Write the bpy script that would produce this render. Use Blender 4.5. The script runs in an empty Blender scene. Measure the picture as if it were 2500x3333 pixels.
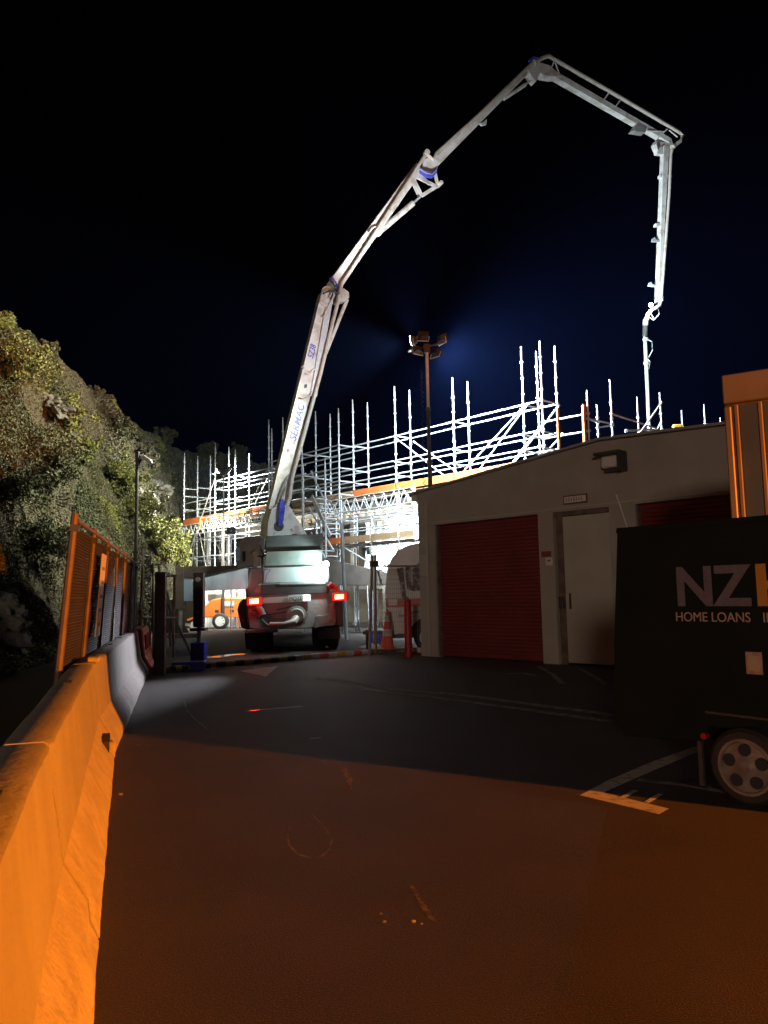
import bpy, math, random
import numpy as np
from mathutils import Vector, Matrix
random.seed(7); RNG = np.random.default_rng(7)
PI = math.pi
scene = bpy.context.scene
COL = scene.collection

# ------------------------------------------------------------------ camera
FPX = 2500.0; PITCH = math.radians(6.1); ROLL = math.radians(1.1); EYE = Vector((0, 0, 1.4))
Fv = Vector((0, math.cos(PITCH), math.sin(PITCH)))
_r0 = Vector((1, 0, 0)); _u0 = Vector((0, -math.sin(PITCH), math.cos(PITCH)))
Rv = _r0*math.cos(ROLL) - _u0*math.sin(ROLL); Uv = _u0*math.cos(ROLL) + _r0*math.sin(ROLL)
cd = bpy.data.cameras.new('camera'); cam = bpy.data.objects.new('camera', cd); COL.objects.link(cam)
cd.sensor_fit = 'VERTICAL'; cd.sensor_height = 36.0; cd.lens = FPX/3333.0*36.0; cd.clip_end = 600; cd.clip_start = 0.05
m = Matrix((Rv, Uv, -Fv)).transposed().to_4x4(); m.translation = EYE; cam.matrix_world = m
scene.camera = cam

# ------------------------------------------------------------------ world, lights, exposure
scene.view_settings.view_transform = 'Standard'; scene.view_settings.look = 'None'
scene.view_settings.exposure = 0.0; scene.view_settings.gamma = 1.0
try: scene.view_settings.use_curve_mapping = False
except Exception: pass
world = bpy.data.worlds.new('World'); scene.world = world; world.use_nodes = True
wn = world.node_tree; wn.nodes.clear()
sky = wn.nodes.new('ShaderNodeTexSky'); sky.sky_type = 'NISHITA'; sky.sun_disc = False
sky.sun_elevation = math.radians(-4); sky.sun_rotation = math.radians(200)
bg = wn.nodes.new('ShaderNodeBackground'); bg.inputs['Strength'].default_value = 0.0018
wo = wn.nodes.new('ShaderNodeOutputWorld')
wn.links.new(sky.outputs[0], bg.inputs[0]); wn.links.new(bg.outputs[0], wo.inputs[0])
cyc = scene.cycles
cyc.max_bounces = 5; cyc.diffuse_bounces = 3; cyc.glossy_bounces = 3; cyc.transparent_max_bounces = 12
cyc.volume_bounces = 0; cyc.caustics_reflective = False; cyc.caustics_refractive = False
cyc.sample_clamp_indirect = 3.0; cyc.use_denoising = True
HAZE = 0.00027
SODIUM = (1.0, 0.24, 0.012); COOL = (0.78, 0.92, 1.0); WARM = (1.0, 0.80, 0.60)

def lamp(name, typ, loc, power, color, aim=None, size=0.15, angle=120, blend=0.5, parent=None):
    L = bpy.data.lights.new(name, typ); L.energy = power; L.color = color
    if typ == 'AREA': L.size = size
    else: L.shadow_soft_size = size
    if typ == 'SPOT': L.spot_size = math.radians(angle); L.spot_blend = blend
    o = bpy.data.objects.new(name, L); COL.objects.link(o); o.location = loc
    if aim is not None:
        o.rotation_euler = (Vector(aim)-Vector(loc)).to_track_quat('-Z', 'Y').to_euler()
    return o
# every lamp below sits in a fixture built further down
SOD = Vector((15.7, -3.6, 2.5))
lamp('sodium_light', 'SPOT', SOD, 40000, SODIUM, SOD+Vector((-19.7, 11.2, -18)), 0.12, 156, 0.9)
lamp('ambient_fill', 'POINT', (-8, -40, 7.0), 14000, (1.0, 0.76, 0.60), size=2.2)  # added lamp standing in for the weak warm ambient light
M1 = Vector((1.35, 22.0, 8.65)); M2 = Vector((-7.25, 34.5, 7.1))
lamp('mast_light', 'SPOT', M1+Vector((0.42, 0.18, -0.1)), 26000, COOL, M1+Vector((6, 6, -3.5)), 0.2, 150, 0.6)
lamp('mast_light', 'SPOT', M1+Vector((0.62, 0.2, 0.2)), 16000, COOL, M1+Vector((8, 5, 0.6)), 0.2, 130, 0.9)
lamp('mast_light', 'SPOT', M1+Vector((-0.45, 0.2, -0.2)), 1200, COOL, M1+Vector((-7, 9, -4)), 0.2, 150, 0.6)
lamp('mast_light', 'SPOT', M1+Vector((-0.6, 0.0, 0.1)), 14000, (1.0, 0.97, 0.74), M1+Vector((-9, 1.2, -0.9)), 0.25, 84, 0.6)
lamp('mast_light', 'SPOT', M1+Vector((-0.35, 0.1, 0.3)), 9500, (0.93, 0.97, 1.0), M1+Vector((-0.9, 5.6, 7.6)), 0.25, 52, 0.9)  # added spot aimed upwards to brighten the upper boom sections
lamp('mast_light', 'SPOT', M2+Vector((0.2, 0.25, 0)), 4200, (0.9, 1.0, 0.95), M2+Vector((4, 5, -3)), 0.15, 160, 0.6)
lamp('mast_light', 'SPOT', M2+Vector((-0.3, 0.1, 0)), 4200, (0.98, 1.0, 0.82), M2+Vector((-6, 0.5, -3.4)), 0.15, 165, 0.6)

# ------------------------------------------------------------------ pixel -> place
def ray(x, y): return Fv*FPX + Rv*(x-1250) - Uv*(y-1666.5)
def onp(x, y, P, n):
    d = ray(x, y); n = Vector(n); return EYE + d*((Vector(P)-EYE).dot(n)/d.dot(n))
def gr(x, y, z=0.0): return onp(x, y, (0, 0, z), (0, 0, 1))
def atY(x, y, Y): return onp(x, y, (0, Y, 0), (0, 1, 0))

# ------------------------------------------------------------------ materials
def mat(name, c, rough=0.6, metal=0.0, c2=None, scale=4.0, detail=6.0, bump=0.0, bscale=None, lo=0.35, hi=0.7, stretch=None, emit=None, estr=0.0, spec=None, c3=None, s3=1.0):
    M = bpy.data.materials.new(name); M.use_nodes = True; nt = M.node_tree; b = nt.nodes['Principled BSDF']
    b.inputs['Roughness'].default_value = rough; b.inputs['Metallic'].default_value = metal
    if spec is not None: b.inputs['Specular IOR Level'].default_value = spec
    b.inputs['Base Color'].default_value = (*c, 1)
    tc = nt.nodes.new('ShaderNodeTexCoord'); mp = nt.nodes.new('ShaderNodeMapping'); nt.links.new(tc.outputs['Object'], mp.inputs[0])
    if stretch: mp.inputs['Scale'].default_value = stretch
    last = None
    def mixin(a, colour, sc, l, h, det=detail):
        nz = nt.nodes.new('ShaderNodeTexNoise'); nz.inputs['Scale'].default_value = sc; nz.inputs['Detail'].default_value = det
        nt.links.new(mp.outputs[0], nz.inputs[0])
        mr = nt.nodes.new('ShaderNodeMapRange'); mr.inputs['From Min'].default_value = l; mr.inputs['From Max'].default_value = h
        nt.links.new(nz.outputs[0], mr.inputs[0])
        mx = nt.nodes.new('ShaderNodeMix'); mx.data_type = 'RGBA'; nt.links.new(mr.outputs[0], mx.inputs[0])
        if isinstance(a, tuple): mx.inputs[6].default_value = (*a, 1)
        else: nt.links.new(a, mx.inputs[6])
        mx.inputs[7].default_value = (*colour, 1); return mx.outputs[2]
    if c2 is not None: last = mixin(c, c2, scale, lo, hi)
    if c3 is not None: last = mixin(last or c, c3, s3, 0.5, 0.62, 4)
    if last is not None: nt.links.new(last, b.inputs['Base Color'])
    if bump:
        nz = nt.nodes.new('ShaderNodeTexNoise'); nz.inputs['Scale'].default_value = bscale or scale*4; nz.inputs['Detail'].default_value = 5
        nt.links.new(mp.outputs[0], nz.inputs[0])
        bp = nt.nodes.new('ShaderNodeBump'); bp.inputs['Strength'].default_value = bump; bp.inputs['Distance'].default_value = 0.02
        nt.links.new(nz.outputs[0], bp.inputs['Height']); nt.links.new(bp.outputs[0], b.inputs['Normal'])
    if emit is not None:
        b.inputs['Emission Color'].default_value = (*emit, 1); b.inputs['Emission Strength'].default_value = estr
    return M
MT = dict(
 asphalt=mat('asphalt', (0.027, 0.021, 0.020), 0.62, c2=(0.052, 0.040, 0.037), scale=1.1, bump=0.6, bscale=150, c3=(0.09, 0.07, 0.064), s3=120),
 paint=mat('road_paint', (0.62, 0.60, 0.55), 0.6, c2=(0.2, 0.19, 0.17), scale=14, lo=0.5, hi=0.75, bump=0.3, bscale=80),
 faint=mat('worn_road_paint', (0.36, 0.33, 0.31), 0.7, c2=(0.12, 0.105, 0.10), scale=9, lo=0.4, hi=0.62, bump=0.4, bscale=80),
 chalk=mat('worn_chalk', (0.20, 0.165, 0.12), 0.8, c2=(0.075, 0.062, 0.055), scale=16, lo=0.42, hi=0.6),
 concrete=mat('concrete', (0.36, 0.34, 0.31), 0.85, c2=(0.29, 0.27, 0.245), scale=3, bump=0.35, bscale=30, c3=(0.30, 0.28, 0.255), s3=1.3, stretch=(1, 1, 0.35)),
 rough_concrete=mat('scuffed_concrete', (0.46, 0.42, 0.40), 0.9, c2=(0.33, 0.29, 0.27), scale=9, bump=0.6, bscale=40, lo=0.46, hi=0.74, stretch=(1, 1.3, 1), c3=(0.40, 0.36, 0.33), s3=3.0),
 hole=mat('dark_recess', (0.03, 0.03, 0.03), 0.9),
 galv=mat('galvanised_steel', (0.56, 0.58, 0.60), 0.45, 0.25, c2=(0.45, 0.47, 0.5), scale=9, bump=0.1),
 galv2=mat('weathered_tube', (0.40, 0.39, 0.36), 0.5, 0.4, c2=(0.25, 0.22, 0.18), scale=3),
 orange=mat('orange_board', (0.62, 0.16, 0.03), 0.65, c2=(0.42, 0.11, 0.03), scale=5, stretch=(1, 1, 4)),
 timber=mat('timber', (0.36, 0.24, 0.13), 0.75, c2=(0.25, 0.16, 0.085), scale=6, bump=0.3, stretch=(1, 1, 6)),
 deckply=mat('deck_ply', (0.10, 0.075, 0.05), 0.8, c2=(0.05, 0.04, 0.03), scale=3),
 beamdark=mat('bridge_beam', (0.13, 0.11, 0.085), 0.85, c2=(0.08, 0.07, 0.055), scale=2, bump=0.2),
 sheet=mat('white_sheeting', (0.74, 0.76, 0.76), 0.5, c2=(0.6, 0.62, 0.62), scale=2, bump=0.3, bscale=5),
 pumpwhite=mat('pump_white_paint', (0.62, 0.62, 0.60), 0.45, c2=(0.5, 0.48, 0.45), scale=3, lo=0.45, hi=0.75, bump=0.05, c3=(0.42, 0.38, 0.33), s3=2.2),
 pipe=mat('concrete_pipe', (0.52, 0.48, 0.43), 0.5, 0.1, c2=(0.33, 0.24, 0.17), scale=4, lo=0.5, hi=0.8),
 blue=mat('blue_plastic', (0.04, 0.05, 0.62), 0.45, c2=(0.03, 0.035, 0.4), scale=6),
 hoseblue=mat('blue_hose', (0.06, 0.07, 0.5), 0.5), black=mat('black_rubber', (0.02, 0.02, 0.02), 0.6, c2=(0.035, 0.033, 0.03), scale=6),
 steel=mat('dark_steel', (0.075, 0.075, 0.075), 0.55, 0.3, c2=(0.06, 0.055, 0.05), scale=5, bump=0.2),
 grime=mat('grimy_grey_paint', (0.25, 0.25, 0.235), 0.6, c2=(0.14, 0.13, 0.12), scale=2.4, bump=0.2, c3=(0.33, 0.32, 0.29), s3=3.4),
 grime2=mat('cement_splashed_steel', (0.32, 0.30, 0.285), 0.75, c2=(0.36, 0.34, 0.3), scale=4, lo=0.5, hi=0.66, bump=0.5, bscale=12),
 lid=mat('grey_lid', (0.13, 0.14, 0.135), 0.65, c2=(0.08, 0.085, 0.08), scale=3, bump=0.1), lidlight=mat('pale_lid', (0.36, 0.42, 0.37), 0.5, c2=(0.25, 0.3, 0.27), scale=4),
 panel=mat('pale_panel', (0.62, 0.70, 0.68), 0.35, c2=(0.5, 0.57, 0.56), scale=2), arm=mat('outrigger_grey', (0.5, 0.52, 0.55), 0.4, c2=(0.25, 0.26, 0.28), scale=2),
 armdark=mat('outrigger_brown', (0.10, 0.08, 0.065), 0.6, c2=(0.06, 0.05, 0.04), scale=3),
 silver=mat('silver_strip', (0.55, 0.55, 0.55), 0.35, 0.4), plate=mat('plate_white', (0.75, 0.78, 0.75), 0.4), letter=mat('black_letter', (0.02, 0.02, 0.02), 0.5),
 navy=mat('blue_lettering', (0.045, 0.05, 0.42), 0.45), red_lens=mat('red_lens', (0.5, 0.01, 0.01), 0.3, emit=(1, 0.03, 0.01), estr=0.25),
 red_glow=mat('lit_red_lens', (0.5, 0.02, 0.01), 0.3, emit=(1, 0.10, 0.04), estr=22), white_glow=mat('lit_lamp', (0.9, 0.9, 0.9), 0.3, emit=(0.85, 1, 1), estr=45),
 plate_glow=mat('lit_plate_end', (0.8, 0.8, 0.8), 0.3, emit=(0.9, 1, 0.95), estr=2.2),
 beige=mat('beige_painted_blockwork', (0.42, 0.38, 0.33), 0.8, c2=(0.34, 0.31, 0.27), scale=1.6, bump=0.25, bscale=45, c3=(0.38, 0.33, 0.28), s3=0.7),
 beigedoor=mat('beige_door', (0.47, 0.44, 0.37), 0.6, c2=(0.42, 0.39, 0.33), scale=2), browntrim=mat('brown_trim', (0.19, 0.14, 0.11), 0.7, c2=(0.09, 0.06, 0.045), scale=5),
 rollred=mat('red_roller_door', (0.19, 0.034, 0.034), 0.45, c2=(0.15, 0.027, 0.027), scale=2), roof=mat('roof_sheet', (0.3, 0.3, 0.28), 0.6), white=mat('white_paint', (0.7, 0.68, 0.64), 0.5, c2=(0.6, 0.58, 0.55), scale=5),
 signred=mat('sign_red', (0.2, 0.05, 0.045), 0.5), fenceclothe=None,
 rust=mat('rusty_post', (0.13, 0.09, 0.06), 0.6, 0.2, c2=(0.08, 0.05, 0.035), scale=7), fencesteel=mat('fence_frame', (0.17, 0.16, 0.155), 0.5, 0.3, c2=(0.28, 0.2, 0.16), scale=8),
 cont=mat('ochre_container', (0.25, 0.17, 0.085), 0.5, c2=(0.20, 0.135, 0.065), scale=1.5, c3=(0.16, 0.10, 0.05), s3=0.8),
 trailer=mat('dark_green_panel', (0.010, 0.014, 0.011), 0.55, c2=(0.014, 0.018, 0.014), scale=2, spec=0.05), nzgrey=mat('grey_vinyl', (0.155, 0.14, 0.18), 0.6, c2=(0.11, 0.10, 0.13), scale=40), nzor=mat('orange_vinyl', (0.55, 0.25, 0.05), 0.5), nzwh=mat('cream_vinyl', (0.50, 0.36, 0.27), 0.5),
 sticker=mat('pale_sticker', (0.5, 0.35, 0.25), 0.6, c2=(0.35, 0.2, 0.14), scale=20), alloy=mat('alloy_rim', (0.30, 0.26, 0.23), 0.4, 0.15, c2=(0.16, 0.13, 0.11), scale=8),
 cone=mat('cone_orange', (0.80, 0.10, 0.03), 0.5), reflect=mat('reflective_band', (0.6, 0.55, 0.5), 0.4), redpost=mat('red_bollard', (0.42, 0.02, 0.015), 0.5, c2=(0.3, 0.015, 0.01), scale=7),
 yellow=mat('yellow_band', (0.55, 0.36, 0.03), 0.6, c2=(0.4, 0.27, 0.04), scale=12), band_black=mat('black_band', (0.045, 0.04, 0.035), 0.6), band_white=mat('white_band', (0.6, 0.6, 0.6), 0.5, c2=(0.42, 0.4, 0.4), scale=14), band_red=mat('red_band', (0.6, 0.10, 0.08), 0.5),
 plastic_red=mat('red_plastic_barrier', (0.62, 0.07, 0.02), 0.5, c2=(0.5, 0.05, 0.02), scale=3), caravan=mat('caravan_white', (0.7, 0.7, 0.72), 0.35, c2=(0.54, 0.54, 0.57), scale=1.5), caravan_red=mat('caravan_red_stripe', (0.55, 0.06, 0.04), 0.4), print_=mat('grey_print', (0.10, 0.085, 0.09), 0.6, c2=(0.42, 0.38, 0.4), scale=7, lo=0.5, hi=0.6, detail=8),
 compressor=mat('orange_machine', (0.75, 0.20, 0.03), 0.45, c2=(0.65, 0.16, 0.03), scale=3), rock=mat('pale_rock', (0.20, 0.19, 0.16), 0.95, c2=(0.10, 0.095, 0.08), scale=3.5, bump=1.0, bscale=6),
 soil=mat('hill_soil', (0.05, 0.046, 0.028), 0.95, c2=(0.075, 0.066, 0.042), scale=1.1, bump=0.6, bscale=5, c3=(0.06, 0.07, 0.03), s3=0.5),
 leaf_a=mat('olive_leaves', (0.085, 0.085, 0.035), 0.75), leaf_b=mat('dry_leaves', (0.105, 0.092, 0.05), 0.8), leaf_c=mat('dark_leaves', (0.062, 0.07, 0.03), 0.7), leaf_d=mat('yellow_green_leaves', (0.17, 0.175, 0.04), 0.65), leaf_e=mat('pale_grass', (0.15, 0.135, 0.085), 0.85),
)
def cloth_mat():
    M = mat('shade_cloth', (0.035, 0.027, 0.025), 0.9, c2=(0.022, 0.019, 0.018), scale=3)
    nt = M.node_tree; b = nt.nodes['Principled BSDF']
    tc = nt.nodes.new('ShaderNodeTexCoord'); w = nt.nodes.new('ShaderNodeTexWave'); w.bands_direction = 'Z'; w.inputs['Scale'].default_value = 11; w.inputs['Distortion'].default_value = 0.6
    nt.links.new(tc.outputs['Object'], w.inputs[0]); bp = nt.nodes.new('ShaderNodeBump'); bp.inputs['Strength'].default_value = 0.7; bp.inputs['Distance'].default_value = 0.02
    nt.links.new(w.outputs['Fac'], bp.inputs['Height']); nt.links.new(bp.outputs[0], b.inputs['Normal'])
    return M
MT['cloth'] = cloth_mat()

# ------------------------------------------------------------------ builders
W = {}                                     # world matrix of every parent
def tag(o, label=None, cat=None, group=None, kind=None):
    if label: o['label'] = label
    if cat: o['category'] = cat
    if group: o['group'] = group
    if kind: o['kind'] = kind
    return o
def thing(name, label, cat, loc=(0, 0, 0), rot=None, group=None):
    o = bpy.data.objects.new(name, None); COL.objects.link(o); o.empty_display_size = 0.2
    Mx = (rot if rot is not None else Matrix.Identity(4)).copy(); Mx.translation = Vector(loc); o.matrix_world = Mx; W[o.name] = Mx
    return tag(o, label, cat, group)
class MB:
    def __init__(s): s.v = []; s.f = []; s.smooth = False
    def add(s, vs, fs):
        n = len(s.v); s.v += [tuple(v) for v in vs]; s.f += [tuple(i+n for i in f) for f in fs]; return s
    def box(s, c, size, ax=None):
        c = Vector(c); X, Y, Z = ax if ax else (Vector((1, 0, 0)), Vector((0, 1, 0)), Vector((0, 0, 1)))
        X = X*size[0]/2; Y = Y*size[1]/2; Z = Z*size[2]/2
        vs = [c+X*a+Y*b+Z*d for d in (-1, 1) for a, b in ((-1, -1), (1, -1), (1, 1), (-1, 1))]
        return s.add(vs, [(3, 2, 1, 0), (4, 5, 6, 7), (0, 1, 5, 4), (1, 2, 6, 5), (2, 3, 7, 6), (3, 0, 4, 7)])
    def beam(s, a, b, w, h, up=(0, 0, 1), w2=None, h2=None):
        a = Vector(a); b = Vector(b); d = (b-a).normalized(); X = d.cross(Vector(up))
        if X.length < 1e-3: X = d.cross(Vector((0, 1, 0)))
        X.normalize(); Y = X.cross(d).normalized(); w2 = w if w2 is None else w2; h2 = h if h2 is None else h2
        vs = [p+X*ww/2*i+Y*hh/2*j for p, ww, hh in ((a, w, h), (b, w2, h2)) for i, j in ((-1, -1), (1, -1), (1, 1), (-1, 1))]
        return s.add(vs, [(3, 2, 1, 0), (4, 5, 6, 7), (0, 1, 5, 4), (1, 2, 6, 5), (2, 3, 7, 6), (3, 0, 4, 7)])
    def tube(s, pts, r, n=8, r2=None, cap=True):
        pts = [Vector(p) for p in pts]; rings = []; k = len(pts); r2 = r if r2 is None else r2
        for i, p in enumerate(pts):
            d = (pts[min(i+1, k-1)]-pts[max(i-1, 0)]).normalized()
            X = d.cross(Vector((0, 0, 1)))
            if X.length < 0.05: X = d.cross(Vector((0, 1, 0)))
            X.normalize(); Y = d.cross(X); rr = r+(r2-r)*i/max(1, k-1)
            rings += [p+X*rr*math.cos(2*PI*j/n)+Y*rr*math.sin(2*PI*j/n) for j in range(n)]
        fs = [(i*n+j, i*n+(j+1) % n, (i+1)*n+(j+1) % n, (i+1)*n+j) for i in range(k-1) for j in range(n)]
        if cap: fs += [tuple(range(n))[::-1], tuple((k-1)*n+j for j in range(n))]
        return s.add(rings, fs)
    def prism(s, pts, vec):                # planar polygon (3d points) pushed along vec
        pts = [Vector(p) for p in pts]; n = len(pts); vec = Vector(vec)
        return s.add(pts+[p+vec for p in pts], [tuple(range(n))[::-1], tuple(range(n, 2*n))]+[(i, (i+1) % n, n+(i+1) % n, n+i) for i in range(n)])
    def lathe(s, o, axis, prof, n=20, cap=True):     # prof: (distance along axis, radius)
        o = Vector(o); axis = Vector(axis).normalized(); X = axis.cross(Vector((0, 0, 1)))
        if X.length < 0.05: X = axis.cross(Vector((0, 1, 0)))
        X.normalize(); Y = axis.cross(X)
        vs = [o+axis*h+X*r*math.cos(2*PI*j/n)+Y*r*math.sin(2*PI*j/n) for h, r in prof for j in range(n)]
        k = len(prof)
        return s.add(vs, [(i*n+j, i*n+(j+1) % n, (i+1)*n+(j+1) % n, (i+1)*n+j) for i in range(k-1) for j in range(n)]+([tuple(range(n))[::-1], tuple((k-1)*n+j for j in range(n))] if cap else []))
    def build(s, name, m, parent=None, bevel=0.0, smooth=False, local=False):
        Mx = W.get(parent.name, Matrix.Identity(4)) if parent else Matrix.Identity(4)
        me = bpy.data.meshes.new(name)
        if local or not parent: vs = s.v
        else:
            inv = Mx.inverted(); vs = [tuple(inv @ Vector(v)) for v in s.v]
        me.from_pydata(vs, [], s.f); me.materials.append(MT[m] if isinstance(m, str) else m)
        import bmesh
        bm = bmesh.new(); bm.from_mesh(me); bmesh.ops.recalc_face_normals(bm, faces=bm.faces)
        if bevel: bmesh.ops.bevel(bm, geom=[e for e in bm.edges if e.is_manifold and e.calc_face_angle(0) > 0.6], offset=bevel, segments=1, affect='EDGES', clamp_overlap=True)
        bm.to_mesh(me); bm.free()
        if smooth:
            me.shade_smooth()
            try: me.set_sharp_from_angle(angle=math.radians(40))
            except Exception: pass
        o = bpy.data.objects.new(name, me); COL.objects.link(o)
        if parent: o.parent = parent
        W[o.name] = Mx
        return o
def text(body, name, m, parent, origin, X, Y, size, extrude=0.004, shear=0, bold=0.0, width=None, align='LEFT'):
    cu = bpy.data.curves.new(name, 'FONT'); cu.body = body; cu.size = 1.0; cu.extrude = extrude/size; cu.shear = shear; cu.offset = bold; cu.align_x = align
    tmp = bpy.data.objects.new(name, cu); COL.objects.link(tmp); bpy.context.view_layer.update()
    me = bpy.data.meshes.new_from_object(tmp.evaluated_get(bpy.context.evaluated_depsgraph_get())); bpy.data.objects.remove(tmp)
    me.name = name; me.materials.clear(); me.materials.append(MT[m])
    xs = [v.co.x for v in me.vertices]; x0 = min(xs); wd = max(xs)-x0
    sx = (width/wd) if width else size; X = Vector(X).normalized(); Y = Vector(Y).normalized(); Z = X.cross(Y); O = Vector(origin)
    inv = W[parent.name].inverted() if parent else Matrix.Identity(4)
    for v in me.vertices: v.co = inv @ (O+X*(v.co.x-x0)*sx+Y*v.co.y*size+Z*v.co.z*size)
    o = bpy.data.objects.new(name, me); COL.objects.link(o)
    if parent: o.parent = parent
    W[o.name] = W[parent.name] if parent else Matrix.Identity(4)
    return o
Z = Vector((0, 0, 1))

# ------------------------------------------------------------------ ground
def grid_mesh(xs, ys, zf):
    b = MB(); nx, ny = len(xs), len(ys)
    b.v = [(x, y, zf(x, y)) for y in ys for x in xs]
    b.f = [(j*nx+i, j*nx+i+1, (j+1)*nx+i+1, (j+1)*nx+i) for j in range(ny-1) for i in range(nx-1)]
    return b
g = grid_mesh([-160, -40, -10, 0, 10, 40, 160], [-120, -20, 0, 20, 60, 260], lambda x, y: 0.0)
tag(g.build('ground', 'asphalt'), kind='structure')
def strip(name, pts, width, m, z=0.001, label=None, closed=False, wob=0.0, cat='road marking', taper=False):
    b = MB(); P = [Vector((p[0], p[1], z)) for p in pts]; n = len(P); L = []; R = []
    for i, p in enumerate(P):
        d = (P[min(i+1, n-1)]-P[max(i-1, 0)]).normalized(); nn = Vector((-d.y, d.x, 0)); w = width*(1+wob*random.uniform(-1, 1))*((math.sin(PI*(i+.25)/(n-.5))**.7) if taper else 1)
        L.append(p+nn*w/2); R.append(p-nn*w/2)
    b.add(L+R, [(i, i+1, n+i+1, n+i) for i in range(n-1)])
    o = b.build(name, m); return tag(o, label, None, kind='structure') if cat is None else tag(o, label, cat)
def gpts(l, sub=6):
    P = [gr(*q) for q in l]; out = []
    for a, b in zip(P[:-1], P[1:]): out += [a.lerp(b, i/sub) for i in range(sub)]
    return out+[P[-1]]
bay = thing('bay_marking', 'painted L shaped bay corner numbered 11 in front of the trailer', 'bay marking', gr(1930, 2580))
def gquad(px, name, m, parent=None, z=0.001):
    return MB().add([gr(x, y, z) for x, y in px], [tuple(range(len(px)))]).build(name, m, parent)
gquad([(1888, 2588), (1958, 2578), (2178, 2632), (2145, 2650)], 'line', 'paint', bay)
gquad([(1886, 2589), (1962, 2580), (2002, 2562), (2140, 2502), (2290, 2440), (2275, 2425), (2120, 2480), (1975, 2542)], 'line', 'paint', bay, 0.0015)
BAYTEXT = 1
strip('bay_line', gpts([(2075, 2538), (2200, 2552), (2385, 2580)]), 0.09, 'faint', label='faint line running under the trailer from the bay corner', cat='road marking')
strip('road_line', gpts([(1030, 2205), (1250, 2240), (1500, 2262), (1750, 2295), (2005, 2328)]), 0.16, 'faint', label='upper line of the faint double line leading to the trailer')
strip('road_line', gpts([(1180, 2243), (1400, 2268), (1700, 2308), (2005, 2350)]), 0.14, 'faint', label='lower line of the faint double line leading to the trailer')
for q, lab in (([(1640, 2195), (1700, 2190), (1745, 2200)], 'short faint line below the brown door post'), ([(1750, 2168), (1800, 2195), (1830, 2225)], 'faint slanting line before the beige door'), ([(1890, 2178), (1930, 2200), (1975, 2230)], 'faint slanting line nearest the trailer by the beige door')):
    strip('road_line', gpts(q), 0.09, 'faint', label=lab)
o = gquad([(780, 2183), (905, 2168), (865, 2202)], 'painted_triangle', 'paint'); tag(o, 'worn white triangle painted just before the striped pole', 'road marking')
o = gquad([(1165, 2106), (1210, 2092), (1290, 2118), (1255, 2120)], 'painted_triangle', 'paint'); tag(o, 'pale triangle painted beside the blue block and the cone', 'road marking')
wet = mat('wet_groove', (0.07, 0.065, 0.06), 0.12, c2=(0.2, 0.18, 0.17), scale=12)
strip('road_line', gpts([(805, 2314), (900, 2306), (985, 2299)]), 0.035, wet, label='thin shiny groove reflecting red and white in the middle of the lane')
strip('puddle_streak', gpts([(690, 2140), (740, 2133), (795, 2128)]), 0.3, mat('standing_water', (0.03, 0.03, 0.03), 0.05), 0.002, 'wet glossy streak on asphalt left of the pump truck wheel', cat='puddle', wob=0.5)
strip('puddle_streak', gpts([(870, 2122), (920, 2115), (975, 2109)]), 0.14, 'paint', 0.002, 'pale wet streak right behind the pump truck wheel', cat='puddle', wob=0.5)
ring = [(1000, 2628), (1030, 2665), (1062, 2700), (1080, 2735), (1072, 2765), (1045, 2788), (1005, 2792), (965, 2778), (940, 2748), (936, 2715), (950, 2680)]
strip('chalk_ring', gpts(ring, 8), 0.014, 'chalk', label='worn drop shaped loop drawn on the near asphalt', taper=True, wob=0.6, cat='ground mark')
strip('asphalt_smear', gpts([(1105, 2490), (1130, 2520), (1145, 2570)], 12), 0.05, 'chalk', label='yellowish smear above the drop shaped loop', taper=True, wob=0.6, cat='ground mark')
strip('asphalt_smear', gpts([(1325, 2860), (1365, 2930), (1400, 2985), (1420, 3000)], 14), 0.028, 'chalk', label='pale scrape beside the small stones in the foreground', taper=True, wob=0.8, cat='ground mark')
strip('asphalt_crack', gpts([(600, 2283), (608, 2312), (645, 2350), (675, 2372)], 4), 0.02, 'faint', label='thin pale crack line left of the shiny groove', wob=0.5, cat='ground mark')
strip('asphalt_scrape', gpts([(1010, 2405), (1045, 2401)], 3), 0.02, 'paint', label='tiny bright scrape right below the shiny groove', cat='ground mark')
strip('asphalt_scrape', gpts([(425, 2420), (470, 2428), (515, 2424)], 3), 0.02, 'chalk', label='faint scrape beside the foot of the concrete barrier', cat='ground mark')
def pebble(px, s, label, m='concrete'):
    c = gr(*px); b = MB(); vs = []; 
    for k in range(3):
        for j in range(6):
            a = 2*PI*j/6; rr = s*(0.9, 1.0, 0.55)[k]*random.uniform(0.8, 1.15); vs.append(c+Vector((rr*math.cos(a), rr*math.sin(a)*0.7, s*(0, 0.35, 0.7)[k])))
    b.add(vs, [(k*6+j, k*6+(j+1) % 6, k*6+6+(j+1) % 6, k*6+6+j) for k in range(2) for j in range(6)]+[tuple(range(12, 18))])
    tag(b.build('pebble', m), label, 'stone', 'small stones on the near asphalt')
for px, s, lab in (((1240, 2975), .007, 'tiny pale stone left of the larger pair on near asphalt'), ((1252, 3002), .010, 'reddish chip just below the tiny pale stone'), ((1345, 3001), .012, 'largest pale stone chip beside the scrape'), ((1372, 3008), .007, 'crumb touching the end of the pale scrape'), ((393, 2587), .018, 'lone white stone near the barrier foot')): pebble(px, s, lab, 'concrete')

W[bay.name] = bay.matrix_world.copy()
text('11', 'numeral', 'paint', bay, gr(2012, 2597, 0.003), gr(2070, 2606)-gr(2012, 2597), gr(2062, 2570)-gr(2012, 2597), (gr(2062, 2570)-gr(2012, 2597)).length/.7, .0005, width=.21)
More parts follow.
